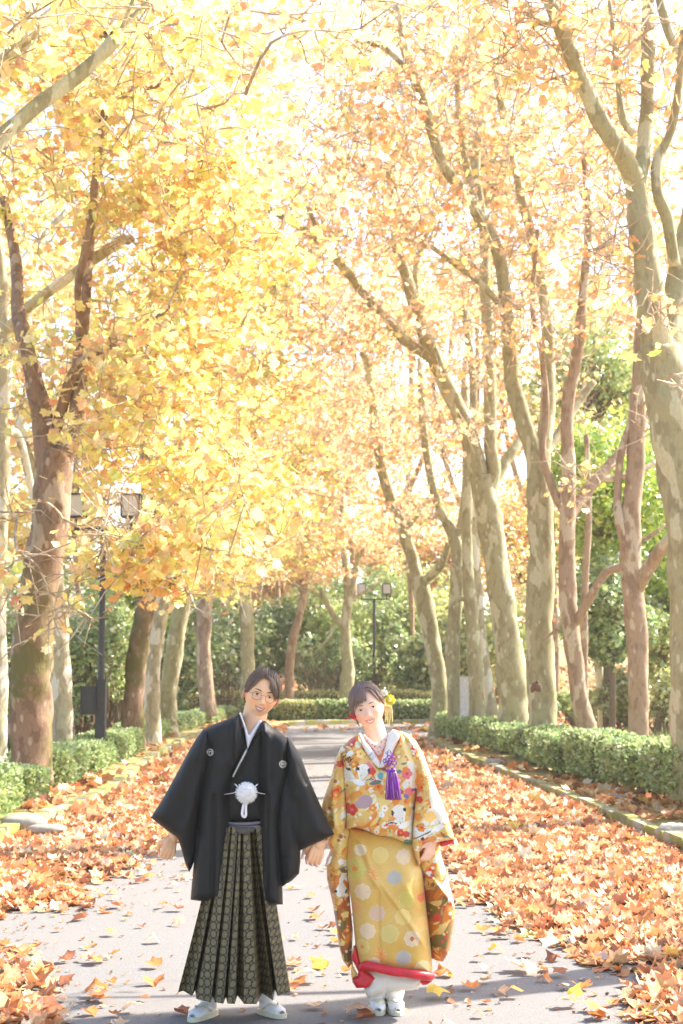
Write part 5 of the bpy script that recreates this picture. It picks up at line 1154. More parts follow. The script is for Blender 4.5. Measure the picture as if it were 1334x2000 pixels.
# haori body panels
FL = lambda *q: [(*A1([(a, b)])[0], *A1([(c, d)])[0], e, f_) for a, b, c, d, e, f_ in q]
puff('haori', A1([(430, 480), (500, 445), (620, 400), (664, 368), (672, 420), (690, 520), (708, 610), (660, 690), (618, 785), (604, 900), (606, 1100), (598, 1300), (592, 1480), (580, 1600), (460, 1606), (340, 1590), (352, 1450), (372, 1250), (392, 1000), (385, 760), (400, 600)]), YG-.045, .085, .14, 26, hcol, GR, M_CLOTH, step=1.3,
     folds=FL((625, 420, 626, 700, -.010, 3.0), (640, 430, 640, 700, .008, 6), (520, 470, 490, 900, .012, 12), (470, 600, 420, 1150, -.014, 10), (540, 700, 520, 1550, .012, 12), (500, 900, 490, 1590, -.014, 5), (440, 900, 400, 1580, .013, 12), (575, 900, 560, 1560, -.008, 6), (395, 640, 380, 1100, -.02, 8)))
puff('haori_front_panel', A1([(810, 425), (832, 428), (870, 470), (985, 545), (1010, 620), (1005, 760), (960, 950), (920, 1110), (928, 1300), (938, 1480), (942, 1620), (870, 1622), (797, 1614), (796, 1400), (796, 1150), (790, 1000), (792, 820), (800, 640), (800, 520), (770, 540), (640, 770), (625, 780), (712, 600), (745, 545), (800, 432)]), YG-.045, .09, .14, 24, hcol, GR, M_CLOTH, step=1.3,
     folds=FL((812, 440, 800, 700, -.010, 3.5), (840, 470, 850, 760, .016, 10), (870, 520, 900, 900, -.012, 9), (940, 560, 960, 760, .012, 9), (880, 850, 880, 1600, .012, 13), (845, 900, 840, 1600, -.010, 5), (975, 650, 930, 1000, -.018, 8), (910, 1150, 915, 1600, .010, 8), (820, 500, 700, 700, .008, 5)))
puff('haori_back', A1([(450, 500), (900, 520), (930, 1200), (920, 1560), (360, 1560), (400, 1100)]), YG+.10, .05, .10, 40, solid(BLK), GR, M_CLOTH, step=3.5)
# sleeves
puff('sleeve', A1([(425, 478), (460, 470), (500, 560), (470, 760), (420, 980), (385, 1150), (368, 1330), (350, 1380), (331, 1412), (305, 1350), (275, 1240), (255, 1185), (200, 1148), (130, 1095), (80, 1055), (150, 950), (250, 770), (330, 620), (375, 545)]), YG-.055, .085, .07, 24, hcol, GR, M_CLOTH, step=1.5,
     folds=FL((430, 560, 300, 1150, .012, 10), (380, 620, 200, 1000, .014, 14), (440, 800, 330, 1300, -.016, 9), (390, 700, 290, 1050, -.010, 8), (470, 640, 400, 1150, -.012, 7)), sm=0)
puff('sleeve', A1([(970, 530), (1000, 560), (1060, 660), (1110, 800), (1180, 960), (1240, 1090), (1278, 1165), (1200, 1205), (1100, 1250), (1056, 1268), (1056, 1340), (1048, 1420), (1000, 1468), (935, 1506), (928, 1420), (905, 1200), (900, 1050), (930, 850), (960, 700), (955, 600)]), YG-.06, .085, .07, 24, hcol, GR, M_CLOTH, step=1.5,
     folds=FL((1000, 600, 1020, 900, .012, 9), (1040, 700, 1150, 1100, .015, 15), (985, 700, 960, 1300, -.018, 9), (1010, 850, 1050, 1240, -.014, 9), (975, 1050, 990, 1430, .014, 10), (1055, 1262, 1000, 1050, -.008, 4)))
# white pompom with cords
wp = P(481, 1548, YG-.165); rp = np.random.default_rng(9); mb = MB()
mb.ball(wp, (.046, .040, .046), 20, 14)
for i in range(700):
    v = Vector(rp.normal(size=3)).normalized(); mb.tube([wp+v*.038, wp+v*(.052+.006*rp.uniform())+Vector((0, 0, -.002))], [.0022, .0007], n=4)
pm = mesh_obj('pompom', mb.V, mb.F, M_WHITEC, GR, col=np.tile([.90, .87, .85], (len(mb.V), 1))); WL[pm.name] = WL[GR.name]
mb = MB(); f_ = lambda x_, y_, d_=.16: P(x_, y_, YG-d_)
mb.tube([f_(479, 1560), f_(475, 1575), f_(473, 1590), f_(476, 1596)], [.006, .0065, .007, .006], n=8, sub=4); mb.tube([f_(482, 1560), f_(480, 1578), f_(480, 1592), f_(476, 1597)], [.006, .0065, .007, .006], n=8, sub=4)
for sx in (-1, 1): mb.tube([f_(481+sx*16, 1539), f_(481+sx*20, 1533), f_(481+sx*23, 1531)], [.003, .003, .001], n=6); mb.tube([f_(481+sx*14, 1545), f_(481+sx*26, 1549, .13), f_(481+sx*44, 1552, .11)], [.002, .002, .002], n=5)
mesh_obj('cord', mb.V, mb.F, M_WHITEC, pm, col=np.tile([.80, .78, .82], (len(mb.V), 1)))
# feet: split-toe socks and sandals
def sock_sandal(parent, ax, ay, heel, toe, Yf, w=.040, hs_=.052, big=1):
    a = P(ax, ay, Yf); h = Vector((heel[0], heel[1], .03)); t = Vector((toe[0], toe[1], .03)); d = (t-h).normalized(); s_ = Vector((d.y, -d.x, 0)); L = (t-h).length
    mb = MB(); rings = []
    ank = h+d*L*.22
    for k, (f1, z, rw, rh) in enumerate([(.02, .045, .026, .026), (.12, .047, .034, .034), (.3, .05, .036, .038), (.5, .046, .038, .032), (.7, .040, .041, .025), (.86, .036, .040, .020), (.96, .033, .030, .015), (1.0, .032, .016, .009)]):
        c_ = h+d*L*f1; rings.append([tuple(Vector((c_.x, c_.y, z))+s_*(rw*math.cos(w_))+Vector((0, 0, rh*math.sin(w_)))) for w_ in np.linspace(0, 2*math.pi, 16, endpoint=False)])
    V = [v for r in rings for v in r]; n_ = 16; Fc = [(i*n_+k, i*n_+(k+1) % n_, (i+1)*n_+(k+1) % n_, (i+1)*n_+k) for i in range(7) for k in range(n_)]+[tuple(range(n_)), tuple(7*n_+k for k in range(n_-1, -1, -1))]
    mb.add(V, Fc); mb.tube([Vector((ank.x, ank.y, .04)), Vector((ank.x, ank.y, .10)), Vector((a.x, a.y, a.z)), Vector((a.x, a.y+.01, a.z+.22))], [.038, .043, .052, .058], n=16, sub=4)
    so = mesh_obj('tabi_sock', mb.V, mb.F, M_WHITEC, parent, col=np.tile([.88, .87, .87], (len(mb.V), 1)))
    sm_ = MB(); out = []
    for k in range(28):
        w_ = 2*math.pi*k/28; fx = math.cos(w_); fy = math.sin(w_); c_ = (h+t)/2
        out.append(c_+d*(math.copysign(abs(fx)**.85, fx)*(L*.5+.022))+s_*(math.copysign(abs(fy)**.8, fy)*(.046-.004*fx)))
    lo = [Vector((v.x, v.y, .0065)) for v in out]; hi = [Vector((v.x, v.y, .026)) for v in out]
    sm_.add(lo+hi, [tuple(range(27, -1, -1)), tuple(28+k for k in range(28))]+[(k, (k+1) % 28, 28+(k+1) % 28, 28+k) for k in range(28)])
    sd_ = mesh_obj('sandal', sm_.V, sm_.F, M_ZORI, parent, smooth=False); WL[sd_.name] = WL[parent.name]
    st = MB(); tp = h+d*L*.80
    for sg in (-1, 1): st.tube([Vector((tp.x, tp.y, .056)), Vector((tp.x, tp.y, .066))-d*.03+s_*sg*.022, Vector((tp.x, tp.y, .04))-d*.075+s_*sg*.043], [.005, .006, .006], n=8, sub=4)
    st.obj('strap', M_ZORI, sd_)
M_ZORI = flat('cream sandal', (.72, .68, .50), .5)
g1, g2 = G(412, 1982), G(376, 1996); sock_sandal(GR, 404, 1940, (g1.x+.01, YG+.10), (g2.x, YG-.08), YG+.06)
g1, g2 = G(518, 1975), G(552, 1984); sock_sandal(GR, 520, 1940, (g1.x-.01, YG+.13), (g2.x, YG+.0), YG+.08)
# ================================================================== BRIDE
YB = 8.12
bf = P(757, 1976, YB)
BR = thing('person', 'woman in golden crane patterned wedding kimono with purple tassel and yellow hair flower', 'person', (bf.x, YB, 0), 'couple holding hands')
bM = rotM(-16, -4, 2); bs_ = 1.05; bc = P(717, 1385, YB-.05)+bM @ Vector((0, .084, 0))
mb = MB(); head_mesh(mb, bc, bM, bs_, True)
nk = P(739, 1450, YB+.0); capsule(mb, nk, Vector(bc)+bM @ Vector((.004, .015, -.065)), .052, .052, 20)
ch = P(748, 1500, YB+.05); pel = P(755, 1640, YB+.05)
capsule(mb, ch+Vector((-.06, 0, 0)), ch+Vector((.06, 0, 0)), .095, .095, 20); capsule(mb, ch, pel, .11, .12, 20); capsule(mb, ch, nk, .08, .05, 20)
shl, elb, wrl = P(690, 1480, YB+.04), P(655, 1580, YB+.03), P(630, 1648, YB-.08)
capsule(mb, ch+Vector((-.06, 0, .04)), shl, .07, .05); capsule(mb, shl, elb, .046, .036); capsule(mb, elb, wrl, .034, .023)
# her hand: fingers wrap round his from the far side, seen at the picture's left
w = P(618, 1655, YB-.10); th_ = [((603, 1652), (594, 1662), (590, 1676)), ((606, 1660), (598, 1676), (600, 1686)), ((611, 1668), (606, 1684), (610, 1690)), ((617, 1674), (615, 1688), (620, 1692))]
capsule(mb, P(630, 1645, YB-.10), P(612, 1664, YB-.11), .022, .024)
for k, (a, b, c_) in enumerate(th_):
    p0, p1, p2 = P(*a, YB-.13), P(*b, YB-.175), P(*c_, YB-.21); capsule(mb, P(612, 1660+k*3, YB-.12), p0, .010, .009, 10); capsule(mb, p0, p1, .0088, .0082, 10); capsule(mb, p1, p2, .0082, .0072, 10)
capsule(mb, P(607, 1652, YB-.12), P(598, 1650, YB-.19), .010, .008, 10)
shr, elr, wrr = P(800, 1475, YB+.04), P(840, 1570, YB+.02), P(842, 1650, YB-.05)
capsule(mb, ch+Vector((.06, 0, .04)), shr, .07, .05); capsule(mb, shr, elr, .046, .036); capsule(mb, elr, wrr, .034, .024)
fist(mb, P(846, 1642, YB-.10), (-.35, -.1, -.95), (-.7, -.6, .2), (.6, -.8, -.2), .82, .62)
for (hx_, ax) in ((745, 748), (768, 772)): capsule(mb, P(hx_, 1700, YB+.05), P(ax, 1960, YB+.13), .06, .026)
def cfunb(co):
    loc = (co-np.array(bc))@np.array(bM)/bs_; c = np.tile(SK_F, (len(co), 1)); x, y, z = loc.T
    on = (np.abs(z) < .12) & (y < 0)
    ck = np.exp(-((np.abs(x)-.040)/.019)**2-((z+.028)/.017)**2)*on; c += ck[:, None]*np.array([.05, -.10, -.07])
    return np.clip(c, 0, 1)
finish_body('body', mb, BR, cfunb)
face_bits(BR, bc, bM, bs_, True, M_LIPB)
bhl = lambda x, y: np.where(y < .0, np.interp(x, [-.085, -.072, -.062, -.045, -.02, .0, .014, .03, .05, .065, .08], [-.06, -.045, .015, .046, .066, .080, .088, .084, .062, .030, -.01]), -.04-.03*smooth01(y/.05))
hb = hair_shell('hair', bc, bM, bs_, bhl, BR, (.19, .12, .10), .012, 4, wave=.0022); WL[hb.name] = WL[BR.name]
lk = MB(); rl = np.random.default_rng(5)
for i in range(44):
    s_ = rl.uniform(0, 1); xe = .012-.070*s_; ze = .042-.012*s_+rl.normal()*.004-(.05*max(0, s_-.75)*4*.5)
    lock(lk, bc, bM, bs_, [(.012, .102, .012), (.012+(xe-.012)*.35, .092, .017), (.012+(xe-.012)*.8, .068-.004*s_, .014), (xe, ze, .0075)], .0042)
for i in range(26):
    s_ = rl.uniform(0, 1); lock(lk, bc, bM, bs_, [(.014, .102, .012), (.034, .090-.006*s_, .015), (.056, .068-.02*s_, .013), (.070, .035-.03*s_, .006)], .004)
for i in range(10):
    s_ = rl.uniform(0, 1); lock(lk, bc, bM, bs_, [(-.055, .05, .012), (-.066, .01, .010), (-.068, -.03-.02*s_, .006), (-.062, -.062-.02*s_, .003)], .003)
crown_locks(lk, bc, bM, bs_, .012, 150, 22, 0)
mesh_obj('hair_locks', lk.V, lk.F, M_HAIR, hb, col=np.tile([.22, .14, .11], (len(lk.V), 1)))
bn = MB(); ctr = Vector(bc)+bM @ Vector((.02, .10, .03))
for i in range(26):
    a0 = rl.uniform(0, 6.28); el_ = rl.uniform(-1, 1); pts = []
    for k in range(7):
        a = a0+k*.45; pts.append(ctr+bM @ Vector((.05*math.cos(a), .035*math.sin(a*.7)+.01, .05*math.sin(a)*math.cos(el_)+.02*el_)))
    bn.tube(pts, [.003, .009, .012, .012, .012, .009, .003], n=8, sub=3)
mesh_obj('hair_bun', bn.V, bn.F, M_HAIR, hb, col=np.tile([.2, .13, .1], (len(bn.V), 1)))
# hair ornaments
M_YF = leafmat('yellow petals', .4, gloss=.05); M_RED = flat('red lacquer', (.55, .03, .03), .3)
def flower(name, c, r, n_, cols, parent, mat, layers=3, seed=0, face=Vector((.3, -1, .1))):
    rf = np.random.default_rng(seed); q = face.normalized().to_track_quat('Z', 'Y').to_matrix(); V = []; Fc = []; C = []
    for l in range(layers):
        for k in range(n_):
            a = 2*math.pi*(k+.5*l)/n_+rf.normal()*.08; ln = r*(1-.22*l); ti = .25+.4*l; base_ = len(V)
            for u in range(5):
                for v in (-1, 0, 1):
                    t = u/4; wd = .36*r*math.sin(math.pi*min(1, .15+.8*t))*v; rr_ = ln*t; z_ = rr_*math.sin(ti)+.12*r*(v*v)*t-.1*r*t*t
                    V.append(tuple(Vector(c)+q @ Vector((math.cos(a)*rr_*math.cos(ti)-math.sin(a)*wd, math.sin(a)*rr_*math.cos(ti)+math.cos(a)*wd, z_)))); C.append(np.array(cols[l % len(cols)])*(1-.0*t))
            for u in range(4):
                for v in range(2): Fc.append((base_+u*3+v, base_+(u+1)*3+v, base_+(u+1)*3+v+1, base_+u*3+v+1))
    return mesh_obj(name, V, Fc, mat, parent, col=np.clip(np.array(C), 0, 1))
fb = MB(); fb.ball(P(761, 1367, YB-.06), (.012, .010, .012), 10, 8); fb.obj('flower_centre', flat('pale yellow flower centre', (.82, .72, .15), .7), BR)
flower('hair_flower', P(761, 1367, YB-.045), .031, 9, [(.80, .68, .05), (.85, .75, .12), (.8, .6, .05)], BR, M_YF, 3, 1)
flower('hair_flower', P(750, 1354, YB-.05), .022, 8, [(.85, .78, .55), (.85, .82, .7)], BR, M_YF, 2, 2, Vector((.1, -1, .5)))
flower('hair_flower', P(756, 1383, YB-.03), .024, 8, [(.85, .74, .4), (.8, .7, .3)], BR, M_YF, 2, 3)
mb = MB()
for k in range(7):
    x_ = 753+k*2.2; mb.tube([P(x_-2, 1378, YB-.05), P(x_, 1392, YB-.06), P(x_+rl.normal()*1.5, 1408+rl.normal()*4, YB-.06)], [.0022, .0028, .002], n=6, sub=3)
mesh_obj('hanging_ribbon', mb.V, mb.F, M_YF, BR, col=np.tile([.85, .74, .38], (len(mb.V), 1)))
mb = MB(); c_ = P(688, 1397, YB+.0); mb.ball(c_, (.016, .014, .018), 14, 10); mb.ball(c_+Vector((.008, -.01, -.008)), (.012, .012, .012), 12, 8); mb.tube([c_+Vector((0, 0, -.002)), P(675, 1404, YB-.01)], [.003, .0035], n=8); mb.ball(P(674, 1404, YB-.01), (.006, .004, .003), 8, 6)
mb.obj('red_hairpin', M_RED, BR)
mb = MB()
for k in range(3): mb.tube([P(690+k*2.4, 1403, YB-.01), P(690+k*2.4, 1418+k, YB-.01)], [.0009, .0009], n=4)
mb.obj('pin_dangle', flat('pale pin beads', (.8, .72, .6), .4), BR)
# ---- woven pattern of the robe, plus sunlit paleness painted over one shoulder
GOLD = np.array([.76, .46, .13]); CREAM = np.array([.84, .78, .62]); ORG = np.array([.80, .25, .03]); REDC = np.array([.68, .06, .04]); PINK = np.array([.80, .18, .20]); TEALC = np.array([.10, .26, .26])
LYEL = np.array([.82, .62, .20]); DK = np.array([.03, .022, .02]); LAV = np.array([.46, .30, .32]); DOR = np.array([.42, .13, .03]); WH = np.array([.86, .82, .74])
def blossom(x, y, c, cx_, cy_, r, col, ctr=None, pet=5, rot=0.0, edge=None):
    dx, dy = x-cx_, y-cy_; d_ = np.hypot(dx, dy); a = np.arctan2(dy, dx)+rot; rr = r*(.78+.22*np.abs(np.cos(a*pet/2)))
    if edge is not None: c[d_ < rr*1.12] = edge
    c[d_ < rr] = col
    if ctr is not None: c[d_ < r*.28] = ctr; 
    return c
def scatter(x, y, c, seed, box, n_, rng_, cols, wts):
    rr = np.random.default_rng(seed); wts = np.array(wts)/sum(wts)
    for i in range(n_):
        cx_, cy_ = rr.uniform(box[0], box[2]), rr.uniform(box[1], box[3]); r = rr.uniform(*rng_); k = rr.choice(len(cols), p=wts)
        c = blossom(x, y, c, cx_, cy_, r, cols[k], ctr=(LYEL if rr.uniform() < .5 else None), pet=5, rot=rr.uniform(0, 6), edge=(ORG*.6 if rr.uniform() < .25 else None))
    return c
def oval_patch(x, y, c, cx_, cy_, L, w_, ang, col):
    dx, dy = x-cx_, y-cy_; ca, sa = math.cos(ang), math.sin(ang); u = dx*ca+dy*sa; v = -dx*sa+dy*ca
    c[(u/L)**2+(v/w_)**2 < 1] = col; return c
def crane(x, y, c, cx_, cy_, s, ang, flip=1):
    """white crane: two fanned wings of separate feathers with dark tips, slim body, curved dark neck, red crown"""
    dx, dy = (x-cx_), y-cy_; ca, sa = math.cos(ang), math.sin(ang); u = (dx*ca+dy*sa)*flip/s; v = (-dx*sa+dy*ca)/s
    for (wx, wy, a0, a1, L) in ((-.1, -.05, -2.0, -1.15, 1.15), (.15, .0, -.75, .15, 1.2)):
        n_ = 9
        for k in range(n_):
            wa = a0+(a1-a0)*k/(n_-1); ln = L*(.72+.28*math.sin(math.pi*(k+1)/(n_+1)))
            uu = (u-wx)*math.cos(wa)+(v-wy)*math.sin(wa); vv = -(u-wx)*math.sin(wa)+(v-wy)*math.cos(wa)
            w_ = .045+.05*np.clip(uu/ln, 0, 1); m_ = (uu > 0) & (uu < ln) & (np.abs(vv) < w_*1.05); c[m_] = WH
            c[m_ & (np.abs(vv) > w_*.86)] = CREAM*.72
            if k in (0, 1, n_-1): c[m_ & (uu > ln*.80)] = DK
    c[(u/.42)**2+((v-.02)/.17)**2 < 1] = WH
    f_ = .22*np.sin(u*3.6+1.4); nk_ = np.abs(v-f_+.18); m_ = (nk_ < .075) & (u < -.32) & (u > -1.0); c[m_] = WH
    m_ = (nk_ < .04) & (u < -.42) & (u > -1.0); c[m_] = DK
    hy = .22*math.sin(-1.0*3.6+1.4)-.18; c[np.hypot(u+1.0, v-hy) < .085] = REDC
    return c
def robe(x, y, dark=False):
    n1 = vnoise(np.stack([x*.035, y*.04], 1), 21); n2 = vnoise(np.stack([x*.06, y*.05], 1), 22); n3 = vnoise(np.stack([x*.22, y*.2], 1), 23)
    c = np.tile(GOLD, (len(x), 1)); c[n1 > .25] = LYEL; c[n1 > .8] = CREAM*.95; c[n2 > .55] = ORG; c[n2 > .95] = REDC; c[n2 < -.8] = CREAM; c[(n1 < -.65)] = np.array([.72, .30, .06])
    c[(np.abs(n3) < .05) & (n1 < .2)] = LYEL
    if dark: c[n1 > -.1] = DOR; c[n2 > .3] = ORG*.8; c[n2 < -.3] = np.array([.20, .13, .03]); c[n3 > .8] = REDC
    b = (630, 1420, 890, 1900)
    c = scatter(x, y, c, 31 if not dark else 41, b, 150, (3, 8), [CREAM, ORG, REDC, LYEL, PINK, DOR, TEALC, WH], [22, 30, 14, 14, 12, 8, 5, 8])
    c = scatter(x, y, c, 32 if not dark else 42, b, 420, (1.8, 3.8), [CREAM, ORG, WH, LYEL, REDC, DOR, TEALC], [24, 24, 14, 12, 14, 8, 4])
    rr = np.random.default_rng(77)
    for i in range(90): c = oval_patch(x, y, c, rr.uniform(630, 890), rr.uniform(1430, 1880), rr.uniform(4, 9), rr.uniform(1.2, 2.4), rr.uniform(0, 3.1), [TEALC, GOLD*.6, LYEL, DOR][rr.integers(4)])
    return c
def front_pat(x, y):
    c = robe(x, y)
    c = oval_patch(x, y, c, 822, 1490, 26, 62, .1, CREAM*.98); c = oval_patch(x, y, c, 800, 1450, 16, 40, -.25, LYEL*.9+CREAM*.2)  # large pale ovals: cream silk with its blown-out sunlight put into the colour
    for (a, b, r, cl, ct) in ((717, 1496, 11, PINK, ORG), (726, 1504, 8, REDC, None), (793, 1508, 11, PINK, REDC), (790, 1500, 6, ORG, None), (738, 1533, 9, ORG, REDC), (687, 1578, 12, REDC, PINK), (679, 1573, 7, REDC, None), (727, 1574, 8, ORG, LYEL), (750, 1575, 7, WH, ORG), (744, 1586, 6, WH, LYEL), (765, 1608, 8, ORG, PINK), (781, 1622, 8, REDC, ORG), (797, 1543, 9, PINK, None), (815, 1548, 8, ORG, None), (704, 1470, 9, LYEL, ORG), (690, 1490, 7, ORG, LYEL),
                              (750, 1608, 7, WH, ORG), (735, 1622, 6, WH, ORG), (716, 1619, 6, WH, LYEL), (818, 1615, 8, ORG, REDC), (700, 1452, 7, CREAM, None), (660, 1558, 9, ORG, LYEL), (655, 1540, 6, ORG, None)):
        c = blossom(x, y, c, a, b, r, cl, ct)
    for (a, b, L, w_, an, cl) in ((702, 1503, 8, 4, .4, TEALC), (732, 1525, 12, 4, -.2, TEALC*.9), (742, 1512, 6, 6, .4, TEALC*1.5), (778, 1504, 5, 4, 0, TEALC), (792, 1552, 6, 4, .5, np.array([.16, .2, .35])), (808, 1540, 7, 3, 0, np.array([.28, .1, .35])), (796, 1642, 9, 6, .4, TEALC), (712, 1562, 15, 13, -.4, LAV), (702, 1567, 9, 8, .3, LAV)):
        c = oval_patch(x, y, c, a, b, L, w_, an, cl)
    c = crane(x, y, c, 700, 1524, 30, .25, -1); c = crane(x, y, c, 790, 1606, 34, -.35, 1)
    for k in range(7): c = oval_patch(x, y, c, 668+k*2.5+(k % 2)*5, 1471+k*2.2, 5.5, 1.2, -.7, DK)      # dark wing feathers at the shoulder
    c = oval_patch(x, y, c, 683, 1470, 8, 5, -.6, WH); 
    for k in range(5): c = oval_patch(x, y, c, 668+k*4, 1485-k*1.5, 4.5, 1.1, 1.0, DK)
    return c
def sleeve_pat(x, y):
    c = robe(x, y); c = crane(x, y, c, 852, 1615, 34, -.5, -1); c = oval_patch(x, y, c, 858, 1560, 20, 46, -.2, CREAM); c = oval_patch(x, y, c, 848, 1500, 14, 40, -.35, CREAM*1.02)  # cream ovals carry the painted sunlit paleness onto the sleeve
    for (a, b, r, cl, ct) in ((822, 1536, 9, ORG, REDC), (818, 1560, 7, REDC, None), (822, 1613, 9, ORG, REDC), (830, 1537, 6, LYEL, None), (838, 1592, 12, GOLD*1.3, None), (868, 1598, 6, WH, ORG), (852, 1580, 5, WH, None), (862, 1572, 5, LYEL, None)): c = blossom(x, y, c, a, b, r, cl, ct)
    c = scatter(x, y, c, 66, (825, 1560, 880, 1660), 34, (1.5, 3), [WH, LYEL, CREAM*.85], [1, 1, 1])
    for k in range(6): c = oval_patch(x, y, c, 812+k*4.5, 1634-k*2.2, 6, 1.2, -.5, DK)
    return c
def lpat(x, y):
    c = robe(x, y); dk = robe(x, y, True); m_ = (y > 1700+20*vnoise(np.stack([x*.1, y*.1], 1), 5)); c[m_] = dk[m_]
    c = crane(x, y, c, 668, 1712, 26, 1.9, 1); return c
def rpat(x, y): return robe(x, y, True)
Q1 = lambda *q: [(*B1([(a, b)])[0], *B1([(c, d)])[0], e, f_) for a, b, c, d, e, f_ in q]
Q2 = lambda *q: [(*B2([(a, b)])[0], *B2([(c, d)])[0], e, f_) for a, b, c, d, e, f_ in q]
# back sleeves hanging low
lw_ = B1([(440, 540), (380, 590), (300, 650), (270, 740), (235, 850), (200, 980), (160, 1100), (165, 1160), (230, 1290), (190, 1390), (215, 1440)])+B2([(190, 250), (155, 330), (160, 480), (205, 680), (235, 860), (255, 1020), (290, 1150), (335, 1212), (362, 1180), (372, 900), (352, 700), (335, 420), (350, 200), (370, 90)])+B1([(350, 1200), (370, 900), (430, 600)])
puff('hanging_sleeve', lw_, YB+.0, .09, .09, 22, lpat, BR, M_SILK, step=1.25, folds=Q1((320, 800, 340, 1300, -.018, 7), (250, 900, 250, 1350, .012, 8), (300, 1100, 260, 1400, -.010, 6))+Q2((300, 400, 320, 1150, -.015, 7), (230, 500, 280, 1100, .012, 8), (260, 700, 300, 1150, -.008, 4)))
rw = B1([(880, 600), (1000, 830), (1090, 1060), (1150, 1300)])+B2([(1080, 250), (1130, 440), (1185, 640), (1205, 760), (1190, 920), (1165, 1070), (1105, 1155), (1060, 1150), (1010, 1130), (985, 950), (960, 700), (935, 420), (900, 380), (860, 200)])+B1([(860, 1300), (880, 900)])
def rp2(x, y):
    c = rpat(x, y); lt = sleeve_pat(x, y)
    e, _ = seg(x, y, B2([(905, 400)])[0], B2([(1190, 690)])[0]); line = B2([(900, 385), (1010, 465), (1100, 540), (1150, 620), (1200, 720)])
    lx = np.array([p_[0] for p_ in line]); ly = np.array([p_[1] for p_ in line]); up = y < np.interp(x, lx, ly); c[up] = np.where((vnoise(np.stack([x*.08, y*.07], 1), 8) > .2)[up][:, None], CREAM[None], lt[up])
    return c
puff('hanging_sleeve', rw, YB+.02, .09, .10, 20, rp2, BR, M_SILK, step=1.25, folds=Q2((1000, 450, 1040, 1120, -.012, 9), (1090, 560, 1110, 1100, .012, 9), (905, 390, 1010, 460, .02, 4), (1010, 460, 1190, 690, .02, 4), (960, 500, 1000, 1100, -.012, 5)))
# golden inner kimono, worn as a straight skirt
def skirt_pat(x, y):
    n1 = vnoise(np.stack([x*.02, y*.022], 1), 51); c = np.tile(np.array([.70, .43, .105]), (len(x), 1)); c = c+np.clip(n1, -1, 1)[:, None]*np.array([.05, .06, .04])
    tex = (np.sin(x*1.1)*np.sin(y*.9) > .55); c[tex] *= 1.10
    wv = np.abs(((y+6*np.sin(x*.09)+x*.35)/13) % 1-.5); c[(wv > .46) & (n1 > -.2)] = c[(wv > .46) & (n1 > -.2)]*.8+np.array([.16, .14, .07]); base0 = c.copy()
    G2_ = np.array([.64, .55, .12]); GY = np.array([.40, .42, .45]); PK = np.array([.84, .66, .52]); OR2 = np.array([.82, .28, .07])
    spec = [((590, 270), 68, LYEL, None), ((780, 285), 62, PK, None), ((385, 385), 90, G2_, OR2), ((530, 420), 56, OR2, None), ((700, 450), 66, GY, None), ((450, 565), 68, PK, None), ((800, 625), 68, G2_, None), ((925, 620), 40, REDC*1.2, PINK), ((390, 700), 52, ORG*.9+.1, None), ((565, 735), 66, np.array([.66, .46, .42]), None), ((770, 765), 66, LYEL*1.05, None),
            ((490, 880), 66, PK*1.02, None), ((665, 900), 76, G2_*.9+.1, None), ((845, 940), 66, PK, ORG*.6), ((445, 1010), 62, LYEL*.95, OR2), ((595, 1065), 62, OR2, None), ((775, 1095), 68, GY, None), ((540, 1150), 60, CREAM, None), ((930, 1180), 66, np.array([.70, .72, .40]), None), ((880, 430), 50, LYEL*.9, None), ((935, 830), 60, GOLD*1.1, None), ((430, 230), 50, CREAM*.9, None)]
    for (q, r, cl, ct) in spec:
        (a, b), = B2([q]); r = r*.24; dx, dy = x-a, y-b; d_ = np.hypot(dx, dy); an = np.arctan2(dy, dx)
        if cl is GY: rr = r*np.cos(math.pi/6)/np.cos((an+math.pi/6) % (math.pi/3)-math.pi/6)
        elif cl is OR2: rr = r*(.8+.2*np.abs(np.cos(an*3)))*(1-.3*np.abs(np.sin(an-1.0)))
        else: rr = r*(.9+.1*np.abs(np.cos(an*4)))
        m_ = d_ < rr; mx = .22 if cl is OR2 or cl is GY else .42; c[m_] = cl*(1-mx)+base0[m_]*mx; c[m_ & (d_ > rr*.90)] = cl*.55+np.array([.33, .24, .10])
        if cl is OR2: c[m_ & (np.abs(np.sin(an*4)) < .22) & (d_ > r*.25)] = LYEL
        if cl is PK: c[m_ & (np.abs(np.sin(an*2.5)) < .05) & (d_ > r*.3)] = np.array([.7, .4, .25])
        if cl is G2_ or cl is LYEL: c[m_ & (np.sin(d_*1.7) > .7)] = cl*.82
        if ct is not None: c[d_ < r*.26] = ct
    return c
sk = B2([(345, 60), (420, 70), (600, 110), (800, 160), (870, 170), (905, 330), (935, 420), (965, 680), (990, 900), (1010, 1080), (1020, 1255), (850, 1250), (650, 1225), (480, 1205), (420, 1240), (400, 1150), (385, 950), (362, 700), (330, 480), (318, 300), (325, 180)])
puff('gold_kimono', sk, YB-.03, .12, .13, 42, skirt_pat, BR, M_SILK, step=1.25,
     folds=Q2((430, 160, 560, 500, .012, 7), (500, 420, 700, 640, .010, 6), (700, 640, 960, 1020, .010, 6), (400, 180, 480, 380, -.010, 6), (575, 560, 590, 1180, -.007, 3), (520, 420, 900, 980, -.008, 4), (760, 480, 900, 700, .006, 7), (340, 400, 400, 1100, .008, 5)))
